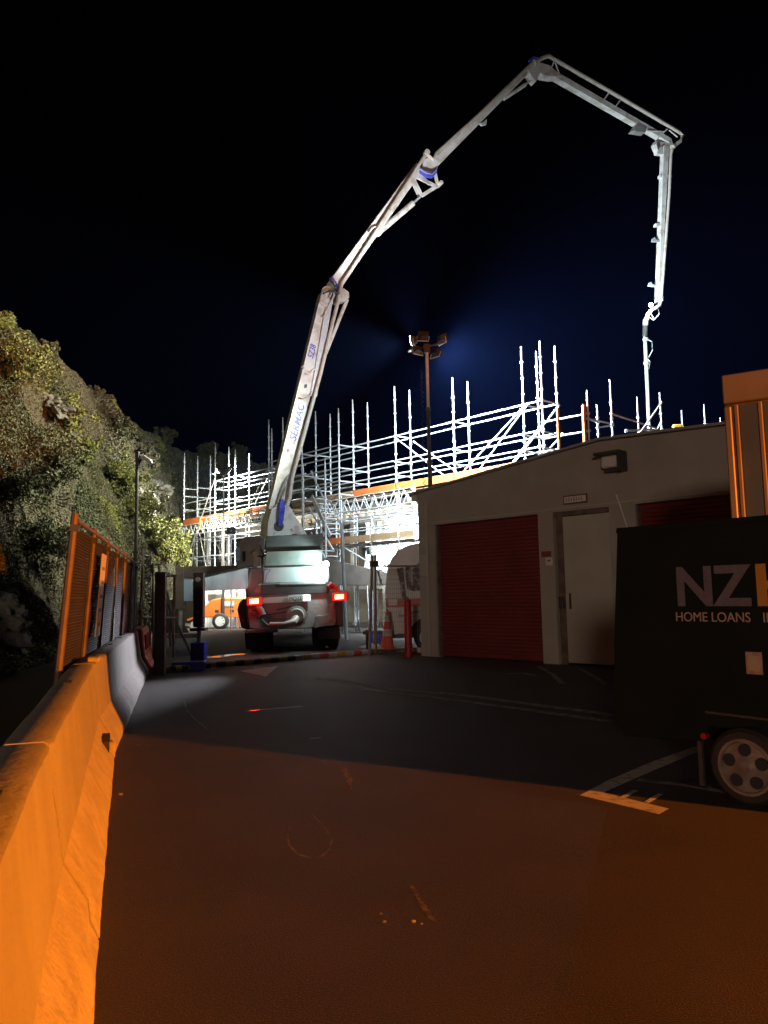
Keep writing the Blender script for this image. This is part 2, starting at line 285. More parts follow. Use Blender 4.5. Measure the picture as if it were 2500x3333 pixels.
# ------------------------------------------------------------------ hill (terrain) and vegetation
def noise3(P, s, seed=0):
    P = np.asarray(P, float)/s+seed*17.31; i = np.floor(P).astype(np.int64); f = P-i; f = f*f*(3-2*f); out = 0
    for dx in (0, 1):
        for dy in (0, 1):
            for dz in (0, 1):
                h = ((i[:, 0]+dx)*73856093) ^ ((i[:, 1]+dy)*19349663) ^ ((i[:, 2]+dz)*83492791); h = (h ^ (h >> 13))*1274126177 & 0x7fffffff
                w = (f[:, 0] if dx else 1-f[:, 0])*(f[:, 1] if dy else 1-f[:, 1])*(f[:, 2] if dz else 1-f[:, 2]); out = out+w*(h/0x7fffffff)
    return out*2-1
cr = [((-14, -8), 10), ((-13, 6), 10.5)]
CREST = [Vector((-14, -8, 10)), Vector((-13, 6, 10.5)), atY(-400, 790, 17)]+[atY(x, y, Y) for x, y, Y in ((0, 1010, 24), (180, 1120, 28), (330, 1262, 34), (450, 1372, 40), (600, 1448, 50), (750, 1470, 62), (900, 1512, 75), (1050, 1548, 88), (1300, 1620, 100), (1700, 1700, 110), (2600, 1800, 120))]
BASE = [Vector(p+(0,)) for p in ((-6.6, -8), (-6.6, 5), (-6.8, 9), (-7.2, 14.4), (-7.9, 18.4), (-8.7, 23.6), (-9.1, 28.5), (-10.2, 37), (-12, 47), (-9, 62), (-6, 73), (2, 84), (20, 95), (70, 105))]
CRa = np.array([tuple(v) for v in CREST]); BSa = np.array([tuple(v) for v in BASE]); TT = np.arange(len(CREST))
def hill(t, v, rough=True):
    c = np.stack([np.interp(t, TT, CRa[:, k]) for k in range(3)], 1); b = np.stack([np.interp(t, TT, BSa[:, k]) for k in range(3)], 1)
    vv = np.clip(v, 0, 1)[:, None]; P = b+(c-b)*np.clip(v, 0, 1.6)[:, None]
    zz = c[:, 2]*np.clip(v, 0, 1)**0.85; zz = np.where(v > 1, c[:, 2]-(v-1)*c[:, 2]*0.9, zz); P[:, 2] = zz-0.15
    if rough:
        amp = (np.clip(v*6, 0, 1)*np.clip((1.25-v)*3, 0.3, 1))
        d = 0.4*noise3(P, 5.5, 1)+0.28*noise3(P, 2.2, 2)+0.22*noise3(P, 0.9, 3)-0.25
        nrm = np.array([0.75, -0.15, 0.6]); P = P+nrm*(d*amp)[:, None]
    return P
nt_, nv_ = 210, 70
tg = np.linspace(0, len(CREST)-1, nt_); vg = np.linspace(0, 1.5, nv_)
Tm, Vm = np.meshgrid(tg, vg, indexing='ij'); HP = hill(Tm.ravel(), Vm.ravel())
hm = MB(); hm.v = [tuple(p) for p in HP]; hm.f = [(i*nv_+j, (i+1)*nv_+j, (i+1)*nv_+j+1, i*nv_+j+1) for i in range(nt_-1) for j in range(nv_-1)]
tag(hm.build('hillside', 'soil', smooth=True), kind='structure')
def leaves(name, P, size, mats, mi, parent=None, orig=None, nrm=None):
    N = len(P); a = RNG.normal(size=(N, 3)); a /= np.linalg.norm(a, axis=1)[:, None]
    b = np.cross(a, RNG.normal(size=(N, 3))); b /= np.linalg.norm(b, axis=1)[:, None]
    s = (size*RNG.uniform(0.6, 1.3, N))[:, None]
    V = np.stack([P-a*s, P-b*s*0.55, P+a*s, P+b*s*0.55], 1).reshape(-1, 3)
    if orig is not None: V = V-np.array(orig)
    me = bpy.data.meshes.new(name); me.vertices.add(4*N); me.vertices.foreach_set('co', V.astype(np.float32).ravel())
    me.loops.add(4*N); me.loops.foreach_set('vertex_index', np.arange(4*N, dtype=np.int32)); me.polygons.add(N); me.polygons.foreach_set('loop_start', np.arange(0, 4*N, 4, dtype=np.int32))
    try: me.polygons.foreach_set('loop_total', np.full(N, 4, dtype=np.int32))
    except Exception: pass
    for k in mats: me.materials.append(MT[k])
    me.polygons.foreach_set('material_index', mi.astype(np.int32)); me.update(); me.validate()
    o = bpy.data.objects.new(name, me); COL.objects.link(o)
    if parent: o.parent = parent
    return o
N = 620000
t = RNG.uniform(1.6, 10.5, N)**1.0; v = RNG.uniform(0.0, 1.12, N)
P = hill(t, v); big = noise3(P, 2.6, 5); mid = noise3(P, 0.9, 6); reg = noise3(P, 7, 8)
bush = np.clip(big*1.2+mid*0.7+0.25, 0, 1.3)
off = RNG.uniform(0, 1, N)**0.5*bush*0.36; P = P+np.array([0.7, -0.25, 0.55])*off[:, None]
keep = (bush > 0.1) | (RNG.uniform(size=N) < 0.85); dist = np.linalg.norm(P[:, :2], axis=1)
sz = 0.014+dist*0.00135
mi = np.where(reg+0.5*mid > 0.35, 1, np.where(reg-0.4*big < -0.55, 2, 0)); mi = np.where(bush < 0.15, 4, mi)
yel = (noise3(P, 1.9, 11) > 0.62) & (bush > 0.5); mi = np.where(yel, 3, mi)
rr = RNG.uniform(size=N); mi = np.where(rr < 0.12, RNG.integers(0, 5, N), mi)
o = leaves('hillside_vegetation', P[keep], sz[keep], ['leaf_a', 'leaf_b', 'leaf_c', 'leaf_d', 'leaf_e'], mi[keep]); tag(o, kind='stuff', label='scrub and dry grass covering the steep hillside', cat='vegetation')
def hill_hit(px, py):
    q = HP.reshape(-1, 3); d = np.array(ray(px, py)); d /= np.linalg.norm(d); w = q-np.array(EYE); tt = w@d; dist = np.linalg.norm(w-tt[:, None]*d, axis=1)/np.maximum(tt, 1)
    near = np.where((tt > 5) & (dist < 0.012))[0]
    if len(near) == 0: return Vector(q[np.argmin(dist+(tt < 5)*9)])
    return Vector(q[near[np.argmin(tt[near])]])
shr = [((60, 1260), 2.0, 3, 'yellow green shrub high at the left edge of the hillside'), ((225, 1385), 1.2, 3, 'yellow green bush below the upper rock outcrop'), ((285, 1495), 1.0, 3, 'small bright yellow bush left of the tall lamp post'),
       ((400, 1590), 1.3, 3, 'olive bush touching the left side of the lamp post'), ((450, 1700), 1.5, 3, 'bright yellow green shrub behind the lamp post shaft'), ((510, 1770), 1.4, 3, 'yellow shrub above the fence end'),
       ((400, 1420), 0.9, 0, 'dark olive bush on the middle slope above the lamp head'), ((180, 1560), 1.8, 0, 'large olive bush on the slope above the first fence post'), ((60, 1650), 2.0, 2, 'dark green bush low at the left edge'),
       ((560, 1835), 1.5, 3, 'tall pale green shrub beside the scaffold foot'), ((120, 1800), 1.8, 2, 'dark bush left of the leaning fence'), ((480, 1490), 0.9, 1, 'dry brown bush right of the lamp head'),
       ((335, 1285), 0.45, 1, 'brown bush on the skyline of the near slope'), ((185, 1135), 0.45, 1, 'bushy tree on the skyline at upper left'), ((690, 1465), 0.9, 2, 'dark tree on the far ridge above the left scaffold'), ((800, 1490), 1.0, 2, 'dark round tree on the far ridge left of the boom'), ((560, 1430), 0.9, 2, 'dark bush where the slope meets the far ridge'), ((1060, 1560), 1.2, 2, 'dark tree mass seen between boom and scaffold posts')]
for (px, py), size, mk, lab in shr:
    c = hill_hit(px, py); dd = (c-EYE).length; size = size*0.55*min(1.5, dd/24)
    th = thing('hillside_shrub', lab, 'shrub', c, group='shrubs growing on the hillside'); n = 5200
    cl = RNG.normal(size=(70, 3))*np.array([0.40, 0.40, 0.30])*size; k = RNG.integers(0, 70, n); u = RNG.normal(size=(n, 3)); u /= np.linalg.norm(u, axis=1)[:, None]
    Pn = cl[k]+u*(RNG.uniform(0.5, 1, n)*0.20*size)[:, None]+np.array([0.25, -0.15, 0.55])*size; Pn = Pn[Pn[:, 2] > -0.3]
    alt = {3: 0, 0: 2, 2: 0, 1: 4}[mk]; names = ['leaf_a', 'leaf_b', 'leaf_c', 'leaf_d', 'leaf_e']; mi = np.where(RNG.uniform(size=len(Pn)) < 0.75, mk, alt)
    leaves('foliage', Pn, np.full(len(Pn), 0.013+dd*0.0014), names, mi, th)
    sb = MB()
    for _ in range(4): sb.tube([c, c+Vector((random.uniform(-.3, .3), random.uniform(-.3, .3), 0.7))*size], 0.03, 5, 0.012)
    sb.build('stem', 'timber', th)
for px, s, lab in (((200, 1345), (2.6, 1.0, 1.2), 'pale rock outcrop high on the near slope'), ((255, 1420), (1.6, .8, .9), 'narrow grey rock rib below the upper outcrop'), ((485, 1620), (2.4, 1.1, 2.0), 'grey rock face right of the lamp post'), ((540, 1600), (1.6, 1.0, 1.6), 'small grey crag at the dark gully edge'), ((40, 2030), (1.6, .8, 1.6), 'shadowed pale rock low at the left edge')):
    c = hill_hit(*px); import bmesh
    bm = bmesh.new(); bmesh.ops.create_icosphere(bm, subdivisions=4, radius=1.0)
    for vv in bm.verts:
        p = np.array([tuple(vv.co)])*np.array(s)+np.array(c); k = 0.55+0.5*noise3(p, 0.8, 3)[0]*0.6+0.25*noise3(p, 0.3, 5)[0]; vv.co = Vector((vv.co.x*s[0]*k*0.6, vv.co.y*s[1]*k*0.9, vv.co.z*s[2]*k*0.45))
    me = bpy.data.meshes.new('rock_outcrop'); bm.to_mesh(me); bm.free(); me.materials.append(MT['rock']); o = bpy.data.objects.new('rock_outcrop', me); COL.objects.link(o); o.location = c+Vector((0.1, -0.1, 0.15)); o.rotation_euler = (0, 0.5, -0.5)
    tag(o, lab, 'rock', 'rock outcrops on the hillside')

# ------------------------------------------------------------------ concrete barrier units
BP = [gr(290, 3333), gr(306, 3001), gr(352, 2560), gr(400, 2375), gr(438, 2262), gr(480, 2190)]
d0 = (BP[1]-BP[0]).normalized()
line = [BP[0]-d0*4.0, Vector((-1.22, 3.35, 0)), Vector((-2.52, 7.24, 0)), Vector((-3.52, 11.0, 0)), Vector((-4.5, 14.7, 0))]
PROF = [(0, 0, 0), (0, .075, 0), (.05, .16, 0), (.10, .245, 0), (.14, .32, 1), (.165, .5, 1), (.185, .66, 1), (.20, .8, 1), (.22, .815, 1), (.38, .815, 1), (.40, .8, 1), (.44, .45, 1), (.47, .31, 0), (.6, .075, 0), (.6, 0, 0)]
blab = ['orange lit concrete barrier unit nearest the camera', 'concrete barrier unit with the forklift notch in its foot', 'concrete barrier unit below the second fence post', 'farthest concrete barrier unit before the red plastic one']
for i in range(4):
    a, b = line[i], line[i+1]; d = (b-a); L = d.length; d.normalize(); nl = Vector((-d.y, d.x, 0)); a = a+d*0.012; L -= 0.024
    th = thing('concrete_barrier', blab[i], 'barrier', a, group='concrete barriers along the left side'); sh = random.uniform(-.012, .012)
    ns = 60; b_ = MB(); vs = []; prof = [(p[0], p[1]) for p in PROF]
    for k in range(ns+1):
        s = L*k/ns
        for q, (px, pz) in enumerate(prof):
            w = np.array([[a.x+d.x*s, a.y+d.y*s, pz]]); nz = 0.005*noise3(w, 0.35, 2)[0]+0.003*noise3(w, 0.1, 4)[0]
            if q in (1, 2, 3): nz += 0.009*noise3(w, 0.16, 9)[0]
            if q == 1: nz += max(0, noise3(w, 0.25, 12)[0]-0.35)*0.08
            if k in (0, ns) and q in (6, 7, 8): nz += 0.012
            vs.append(a+d*s+nl*(px+sh+nz)+Z*pz)
    n = len(prof); b_.add(vs, [(k*n+j, k*n+(j+1) % n, (k+1)*n+(j+1) % n, (k+1)*n+j) for k in range(ns) for j in range(n)]+[tuple(range(n)), tuple(ns*n+j for j in range(n))])
    o_ = b_.build('body', 'concrete', th, smooth=True); o_.data.materials.append(MT['rough_concrete']); inv_ = W[th.name]
    for p_ in o_.data.polygons:
        if (inv_ @ p_.center).z < .30 and len(p_.vertices) == 4: p_.material_index = 1
    for s in ((0.25*L, 0.8*L) if i != 1 else (0.6*L,)):           # lifting slots in the top
        MB().box(a+d*s+nl*.3+Z*.817, (.16, .05, .012), (d, nl, Z)).build('lifting_slot', 'hole', th)
    if i == 1:
        c = a+d*(L*0.86)+nl*.09+Z*.14
        MB().box(c, (.42, .12, .20), (d, nl, Z)).build('forklift_notch', 'hole', th)
        MB().box(c+d*.1-nl*.045-Z*.015, (.2, .09, .14), ((d+nl*.2).normalized(), nl, Z)).build('notch_wedge', 'rough_concrete', th, bevel=.015)
    if i == 2: MB().box(a+d*.3+nl*.22+Z*.83, (.2, .12, .05), (d, nl, Z)).build('broken_corner', 'rough_concrete', th, bevel=.015)
e0, e1 = Vector((-4.52, 14.95, 0)), Vector((-5.0, 16.9, 0)); d = (e1-e0).normalized(); nl = Vector((-d.y, d.x, 0))
th = thing('plastic_barrier', 'red orange plastic water barrier past the last concrete unit', 'barrier', e0)
b_ = MB(); pr = [(0, 0), (0, .1), (.12, .3), (.17, .82), (.37, .82), (.42, .3), (.54, .1), (.54, 0)]
b_.prism([e0+nl*x+Z*z for x, z in pr], d*(e1-e0).length); b_.build('body', 'plastic_red', th, bevel=.03)
for k in range(3): MB().box(e0+d*(.4+.6*k)+nl*.13+Z*.55, (.12, .06, .3), (d, nl, Z)).build('rib', 'plastic_red', th, bevel=.015)

# ------------------------------------------------------------------ cloth covered fence behind the barrier
fA = onp(245, 2180, (-2.85, 6.6, 0), (0, 1, 0)); fA.z = 0
fd = Vector((-.245, .97, 0)).normalized(); fn = Vector((.97, .245, 0)).normalized()
fth = thing('site_fence', 'leaning cloth covered fence behind the concrete barrier', 'fence', Vector((-2.75, 6.6, 0)))
F0 = Vector((-2.78, 6.6, 0)); tops = []
for k in range(7):
    base = F0+fd*(1.5*k); lean = fn*(0.10-0.012*k)+fd*0.02; top = base+Z*2.12+lean*1.0; bot = base-fn*(0.06-.006*k)
    tops.append((bot, top)); r_ = .032 if k == 0 else .024
    MB().tube([bot, bot.lerp(top, .5), top+Z*.03], r_, 8).build('post', 'rust' if k < 3 else 'fencesteel', fth, smooth=True)
    MB().box(top-Z*.1, (.09, .07, .06), (fd, fn, Z)).build('clamp', 'steel', fth)
for k in range(6):
    (b0, t0), (b1, t1) = tops[k], tops[k+1]
    MB().tube([t0-Z*.02, t1-Z*.02], .02, 8).build('top_rail', 'fencesteel', fth, smooth=True)
    MB().tube([b0+Z*.12, b1+Z*.12], .016, 6).build('bottom_rail', 'fencesteel', fth, smooth=True)
    nx, nz = 14, 18; vs = []
    for i in range(nx+1):
        for j in range(nz+1):
            u_, w_ = .03+.94*i/nx, .04+.93*j/nz; p = b0.lerp(b1, u_).lerp(t0.lerp(t1, u_), w_); vs.append(p+fn*(.012+.012*math.sin(u_*PI)*math.sin(w_*23+u_*3)-.03))
    n = nz+1; cb = MB().add(vs, [(i*n+j, i*n+j+1, (i+1)*n+j+1, (i+1)*n+j) for i in range(nx) for j in range(nz)]); cb.build('cloth_panel', 'cloth', fth, smooth=True)
b0, t0 = tops[1]; b1, t1 = tops[2]; sg = thing('fence_notice', 'narrow white notice board hung on the second fence bay', 'notice', b0.lerp(t0, .6))
cc = [b0.lerp(b1, u_).lerp(t0.lerp(t1, u_), w_)+fn*.05 for u_, w_ in ((.3, .47), (.58, .47), (.58, .9), (.3, .9))]
MB().prism(cc, fn*.01).build('board', 'white', sg)
for k in range(5): MB().prism([cc[0].lerp(cc[3], .12+.17*k)+(cc[1]-cc[0])*u_+Z*w_+fn*.011 for u_, w_ in ((.15, 0), (.85, 0), (.85, .04), (.15, .04))], fn*.002).build('printed_line', 'grime', sg)

# far end of the fence: stakes, steel column, rails
def post(name, px0, px1, Y, r, m, label, cat, z0=None):
    a, b = atY(*px0, Y), atY(*px1, Y)
    if z0 is not None: a.z = z0
    o = MB().tube([a, b], r, 8).build(name, m, smooth=True); return tag(o, label, cat)
th = thing('marker_stake', 'red and white banded stake leaning at the fence end', 'stake', atY(455, 2040, 15.3))
a, b = atY(457, 1985, 15.3), atY(468, 1785, 15.3)
for k in range(5): MB().tube([a.lerp(b, k/5), a.lerp(b, (k+1)/5)], .024, 8).build('band', ('white', 'band_red')[k == 1], th)
th = thing('steel_column', 'weathered steel channel standing at the barrier end', 'column', gr(515, 2195))
a = gr(515, 2196); a.z = 0; b = atY(522, 1862, a.y); b.x = a.x+.03
for dx, w, dep in ((0, .17, .02), (-.085, .02, .12), (.085, .02, .12)): MB().box((a+b)/2+Vector((dx, dep/2-.01, 0)), (w, dep, b.z)).build('flange' if dx else 'web', 'rust', th)
post('ground_stake', (500, 1840), (500, 1838), 15.8, .02, 'rust', 'thin rusty stake beside the steel channel', 'stake') if 0 else None
a = atY(500, 2150, 16.2); tag(MB().tube([(a.x, 16.2, 0), atY(498, 1832, 16.2)], .022, 8).build('ground_stake', 'rust', smooth=True), 'rusty stake just left of the steel channel', 'stake')
a = atY(519, 2150, 19.2); tag(MB().tube([(a.x, 19.2, 0), atY(518, 1838, 19.2)], .02, 8).build('ground_stake', 'rust', smooth=True), 'thin rusty stake rising behind the steel channel', 'stake')
th = thing('handrail', 'two brown tube rails between the fence end and the outrigger', 'rail', gr(520, 2120))
for y in (1870, 2008):
    MB().tube([atY(462, y, 17.3), atY(572, y+4, 18.5)], .03, 8).build('rail', 'rust', th, smooth=True)
for x in (462, 566): MB().tube([atY(x, y, 17.4 if x < 500 else 18.5)*1 if False else Vector((atY(x, 2000, 17.4 if x < 500 else 18.5).x, 17.4 if x < 500 else 18.5, z)) for y, z in ((0, 0), (1, 1.95))], .028, 8).build('post', 'rust', th, smooth=True)
for (x0, y0, x1, y1, Y, lab) in ((531, 1885, 556, 2045, 21, 'upright dark prop leaning by the far barrier'), (543, 1920, 568, 2040, 22, 'pale prop leaning beside the dark upright prop'), (532, 1930, 622, 2088, 20, 'long dark hose drooping to the outrigger foot')):
    pts = [atY(x0, y0, Y), atY((x0+x1)/2-(10 if 'hose' in lab else 0), (y0+y1)/2+(6 if 'hose' in lab else 0), Y), atY(x1, y1, Y-(1.5 if 'hose' in lab else 0))]; pts[-1].z = max(0.02, min(pts[-1].z, .1)); tag(MB().tube(pts, .035, 8).build('hose' if 'hose' in lab else 'prop', 'steel', smooth=True), lab, 'hose' if 'hose' in lab else 'prop')

# lamp post (unlit)
lp = atY(440, 2000, 20); th = thing('street_lamp', 'tall unlit lamp post with a flat white head behind the fence', 'street lamp', (lp.x, 20, 0))
tp_ = atY(447, 1485, 20); MB().tube([(lp.x, 20, 0), (lp.x, 20, 1.5), tp_], .055, 10, .045).build('pole', 'steel', th, smooth=True)
MB().tube([(lp.x, 20, .9), (lp.x, 20, 1.3)], .08, 10).build('sleeve', 'steel', th, smooth=True); MB().box((lp.x, 20, 2.6), (.14, .14, .05)).build('collar', 'steel', th)
a = tp_+Vector((.06, 0, .05)); MB().prism([a, a+Vector((.12, 0, -.02)), a+Vector((.27, 0, -.12)), a+Vector((.33, 0, -.22)), a+Vector((.26, 0, -.25)), a+Vector((.05, 0, -.14))], Vector((0, .16, 0))).build('lamp_head', 'white', th, bevel=.01)
MB().box(tp_+Vector((0, 0, .03)), (.09, .1, .2)).build('bracket', 'steel', th)

# ------------------------------------------------------------------ scaffolding
S0 = Vector((0, 27.8, 0)); U = Vector((-.669, .743, 0)); V = Vector((.743, .669, 0))
def SC(s, w, z): return S0+U*s+V*w+Z*z
def s_of(px, w=0, y=1450): return (onp(px, y, S0+V*w, V)-S0).dot(U)
def standard(p, z0, z1, parent, m='galv', r=.029, name='standard'):
    b = MB().tube([p+Z*z0, p+Z*z1], r, 8); z = z0+.35
    if z1-.25 > 0:
        while z < z1-.1:
            b.tube([p+Z*(z-.022), p+Z*(z+.022)], r*1.9, 6); z += .5
    b.tube([p+Z*(z1-.02), p+Z*(z1+.18)], r*.72, 6); return b.build(name, m, parent, smooth=True)
def tube(a, b, parent, name='ledger', m='galv', r=.026):
    o = MB().tube([a, b], r, 6); d = (b-a).normalized()
    for q in (a, b): o.tube([q-d*.05, q+d*.05], r*1.6, 6)
    return o.build(name, m, parent, smooth=True)
def lattice(a, b, parent, h=.5, cap=False, bays=None):
    d = b-a; n = bays or max(2, int(d.length/.5)); root = MB().tube([a, b], .024, 6).tube([a-Z*h, b-Z*h], .024, 6).build('lattice_girder', 'galv', parent, smooth=True)
    for k in range(n):
        p = a.lerp(b, k/n); q = a.lerp(b, (k+1)/n); mid = (p+q)/2
        MB().tube([p, mid-Z*h], .015, 5).build('lacing_bar', 'galv', root); MB().tube([mid-Z*h, q], .015, 5).build('lacing_bar', 'galv', root)
    if cap: MB().box(a-Z*h/2, (.09, .09, h+.12)).build('end_cap', 'orange', root)
    return root
TOP = 8.72
main = thing('scaffolding', 'long brightly lit tube scaffold with raised deck crossing the site', 'scaffolding', SC(3, 0, 0))
F_ = [1028, 1150, 1288, 1479, 1709, 1771]; sF = [s_of(x) for x in F_]; tz = [TOP, TOP, TOP, 8.4, TOP, TOP]
left_px = [601, 701, 766, 875]; sL = [s_of(x) for x in left_px]; tL = [8.7, 8.7, 8.1, 9.0]
for s, z1 in zip(sF, tz):
    standard(SC(s, 0, 0), 0.05, z1, main); standard(SC(s, .75, 0), 5.0 if s > -5 else 0.05, z1, main)
sN = [s_of(983, -.75), s_of(1103, -.75)]
for s, z1 in zip(sN, (8.2, 8.25)): standard(SC(s, -.75, 0), 0.05, z1, main)
s_end = sF[-1]; s_a = s_of(955)
for i in range(len(sF)-1):
    for z in (7.07, 6.17, 5.68):
        tube(SC(sF[i], 0, z), SC(sF[i+1], 0, z), main); tube(SC(sF[i], .75, z), SC(sF[i+1], .75, z), main)
for z in (7.07, 6.62, 6.17, 5.68, 5.2, 4.85): tube(SC(s_a, 0, z), SC(sF[0], 0, z), main) if z != 6.62 else None
for z in (7.02, 6.6, 6.15, 5.65, 5.15, 4.6): tube(SC(s_a+.5, -.75, z), SC(sN[1], -.75, z), main)
for z in (4.9, 6.62): tube(SC(sF[0], 0, z), SC(sF[1], 0, z), main)
for s in sF:
    for z in (7.07, 6.12, 5.63): tube(SC(s, 0, z), SC(s, .75, z), main, 'transom')
for s in sN:
    for z in (7.02, 6.15, 5.65, 5.15): tube(SC(s, -.75, z), SC(s, 0, z), main, 'transom')
def board(s0, s1, w, z0, z1, parent, m='orange', name='toe_board', gap=.03):
    a, b = SC(s0-gap, w, (z0+z1)/2), SC(s1+gap, w, (z0+z1)/2); return MB().beam(a, b, .04, z1-z0).build(name, m, parent, bevel=.004)
segs = [s_a]+sF
for i, (s0, s1) in enumerate(zip(segs[:-1], segs[1:])):
    board(s0, s1, -.06, 5.08, 5.34, main, 'timber' if i < 2 else 'orange')
    n = 1 if s0-s1 < 1 else 2
    for k in range(3): MB().beam(SC(s0-.02, .08+.24*k, 5.02), SC(s1+.02, .08+.24*k, 5.02), .225, .04).build('deck_plank', 'timber', main)
    lattice(SC(s0, -.03, 4.93), SC(s1, -.03, 4.93), main) if 1 <= i else None
tube(SC(sF[2], 0, 7.0), SC(sF[3]+.2, 0, 5.1), main, 'diagonal_brace'); tube(SC(sF[2]-.2, .75, 6.9), SC(sF[3], .75, 5.1), main, 'diagonal_brace')
for a, z0, b, z1, w in ((-6.55, 7.0, -4.6, 5.3, 0), (-7.2, 7.0, -5.2, 5.3, .75), (-7.2, 6.4, -5.9, 5.3, 0), (-7.3, 6.1, -6.3, 5.35, .75)): tube(SC(a, w, z0), SC(b, w, z1), main, 'diagonal_brace')
for w, z0, z1 in ((0, 5.1, 7.0),): tube(SC(sF[3], w, z0), SC(sF[4], w, z1), main, 'diagonal_brace')
# lower deck of the right half
low = [s_of(x, -.75, 1700) for x in (1045, 1112, 1210, 1300, 1352)]; wl = -.75
lowt = thing('scaffold_platform', 'lower scaffold platform with brown toe boards in front of white sheeting', 'scaffolding', SC(low[2], wl, 0))
for i, s in enumerate(low):
    standard(SC(s, wl, 0), 0.05, (4.75, 4.9, 4.2, 4.9, 4.9)[i], lowt); standard(SC(s, wl+.75, 0), 0.05, 4.5, lowt)
    for z in (4.15, 3.75, 3.2): tube(SC(s, wl, z), SC(s, wl+.75, z), lowt, 'transom')
for s0, s1 in zip(low[:-1], low[1:]):
    for z in (4.18, 3.78, 3.2): tube(SC(s0, wl, z), SC(s1, wl, z), lowt); tube(SC(s0, wl+.75, z), SC(s1, wl+.75, z), lowt)
    board(s0, s1, wl-.05, 3.28, 3.52, lowt, 'orange' if s0 > low[1] else 'timber')
    for k in range(3): MB().beam(SC(s0-.02, wl+.1+.24*k, 3.22), SC(s1+.02, wl+.1+.24*k, 3.22), .225, .04).build('deck_plank', 'timber', lowt)
tube(SC(low[1], wl, 3.2), SC(low[3]+.2, wl, 1.9), lowt, 'diagonal_brace', r=.026); lattice(SC(low[0], wl, 4.95), SC(low[-1], wl, 4.95), lowt, .5)
# stair tower right of the boom
st = thing('stair_tower', 'bright aluminium stair flights between the boom and the lower platform', 'stair tower', SC(s_of(1010, -.9), -1, 0))
for k, (xa, ya, xb, yb) in enumerate(((1015, 1615, 1075, 1745), (1010, 1735, 1085, 1870))):
    for w in (-1.6, -1.0):
        a = onp(xa, ya, SC(0, w, 0), V); b = onp(xb, yb, SC(0, w, 0), V); MB().beam(a, b, .05, .14).build('stringer', 'galv', st)
        tube(a+Z*.9, b+Z*.9, st, 'stair_rail')
    a0 = onp(xa, ya, SC(0, -1.6, 0), V); b0 = onp(xb, yb, SC(0, -1.6, 0), V)
    for j in range(8):
        p = a0.lerp(b0, (j+.5)/8); MB().box(p+V*.3, (.2, .6, .03), (U, V, Z)).build('tread', 'galv', st)
for x in (988, 1060):
    for w in (-1.7, -.95): p = onp(x, 1700, SC(0, w, 0), V); standard(Vector((p.x, p.y, 0)), .05, 6.2, st)
# left half of the scaffold
lf = thing('scaffolding', 'dimmer scaffold run with orange toe boards beside the hillside', 'scaffolding', SC(10, 0, 0))
for s, z1 in zip(sL, tL):
    standard(SC(s, 0, 0), 0.05, z1, lf); standard(SC(s, .75, 0), .05, z1-.1, lf)
standard(SC(sL[0], 1.5, 0), .05, 8.7, lf); standard(SC(sL[3]-.08, .1, 0), 5.4, 8.6, lf); standard(SC(s_of(921)+0, .0, 0), 5.1, 8.9, lf)
sLx = sL+[s_of(945)]
for s0, s1 in zip(sLx[:-1], sLx[1:]):
    for z in ((7.0, 6.6, 5.95, 5.55) if s0 < sL[0] else (6.2, 5.75)): tube(SC(s0, 0, z), SC(s1, 0, z), lf); tube(SC(s0, .75, z), SC(s1, .75, z), lf)
    board(s0, s1, -.05, 5.07, 5.38, lf, 'orange'); 
    for k in range(3): MB().beam(SC(s0-.02, .1+.24*k, 5.02), SC(s1+.02, .1+.24*k, 5.02), .225, .04).build('deck_plank', 'timber', lf)
    for z in (4.3, 3.4, 2.2): tube(SC(s0, 0, z), SC(s1, 0, z), lf); tube(SC(s0, 1.5, z), SC(s1, 1.5, z), lf)
for s in sL:
    for z in (7.0, 6.6, 5.9, 5.2, 4.3, 3.4, 2.3): tube(SC(s, 0, z), SC(s, .75, z), lf, 'transom')
for z in (7.1, 6.6, 6.0, 5.6, 4.4, 3.3): tube(SC(sL[0], .75, z), SC(sL[0], 1.5, z), lf, 'transom')
lattice(SC(sL[0]+1.6, -.1, 5.05), SC(sL[3]-.6, -.1, 5.05), lf, .5, True); lattice(SC(s_of(685), -.5, 5.2), SC(sL[3]-1.4, -.5, 5.15), lf, .5, True); lattice(SC(s_of(740), -.9, 5.0), SC(sL[3]-1.0, -.9, 5.0), lf, .45)
for x0, y0, x1, y1, w in ((875, 1518, 792, 1690, -.1), (700, 1556, 604, 1835, -.1), (650, 1640, 622, 1850, .3), (608, 1710, 640, 1848, .7), (650, 1740, 672, 1850, 0), (700, 1760, 740, 1845, .7), (765, 1770, 800, 1850, 1.2), (830, 1640, 870, 1560, .6), (675, 1760, 655, 1830, 1.2)):
    tube(onp(x0, y0, SC(0, w, 0), V), onp(x1, y1, SC(0, w, 0), V), lf, 'diagonal_brace', 'galv2', .024)
for x in (640, 666, 722, 744, 800): p = onp(x, 1780, SC(0, 1.5, 0), V); standard(Vector((p.x, p.y, 0)), .05, 5.0, lf, 'galv2')
for i, x in enumerate((679, 744)):
    p = onp(x, 1780, SC(0, 2.4, 0), V); tag(MB().tube([(p.x, p.y, 0), (p.x, p.y, 5.0)], .13, 14).build('bridge_pier', 'concrete', smooth=True), ('round pale pier left of the light mast', 'round pier just behind the light mast')[i], 'pier')
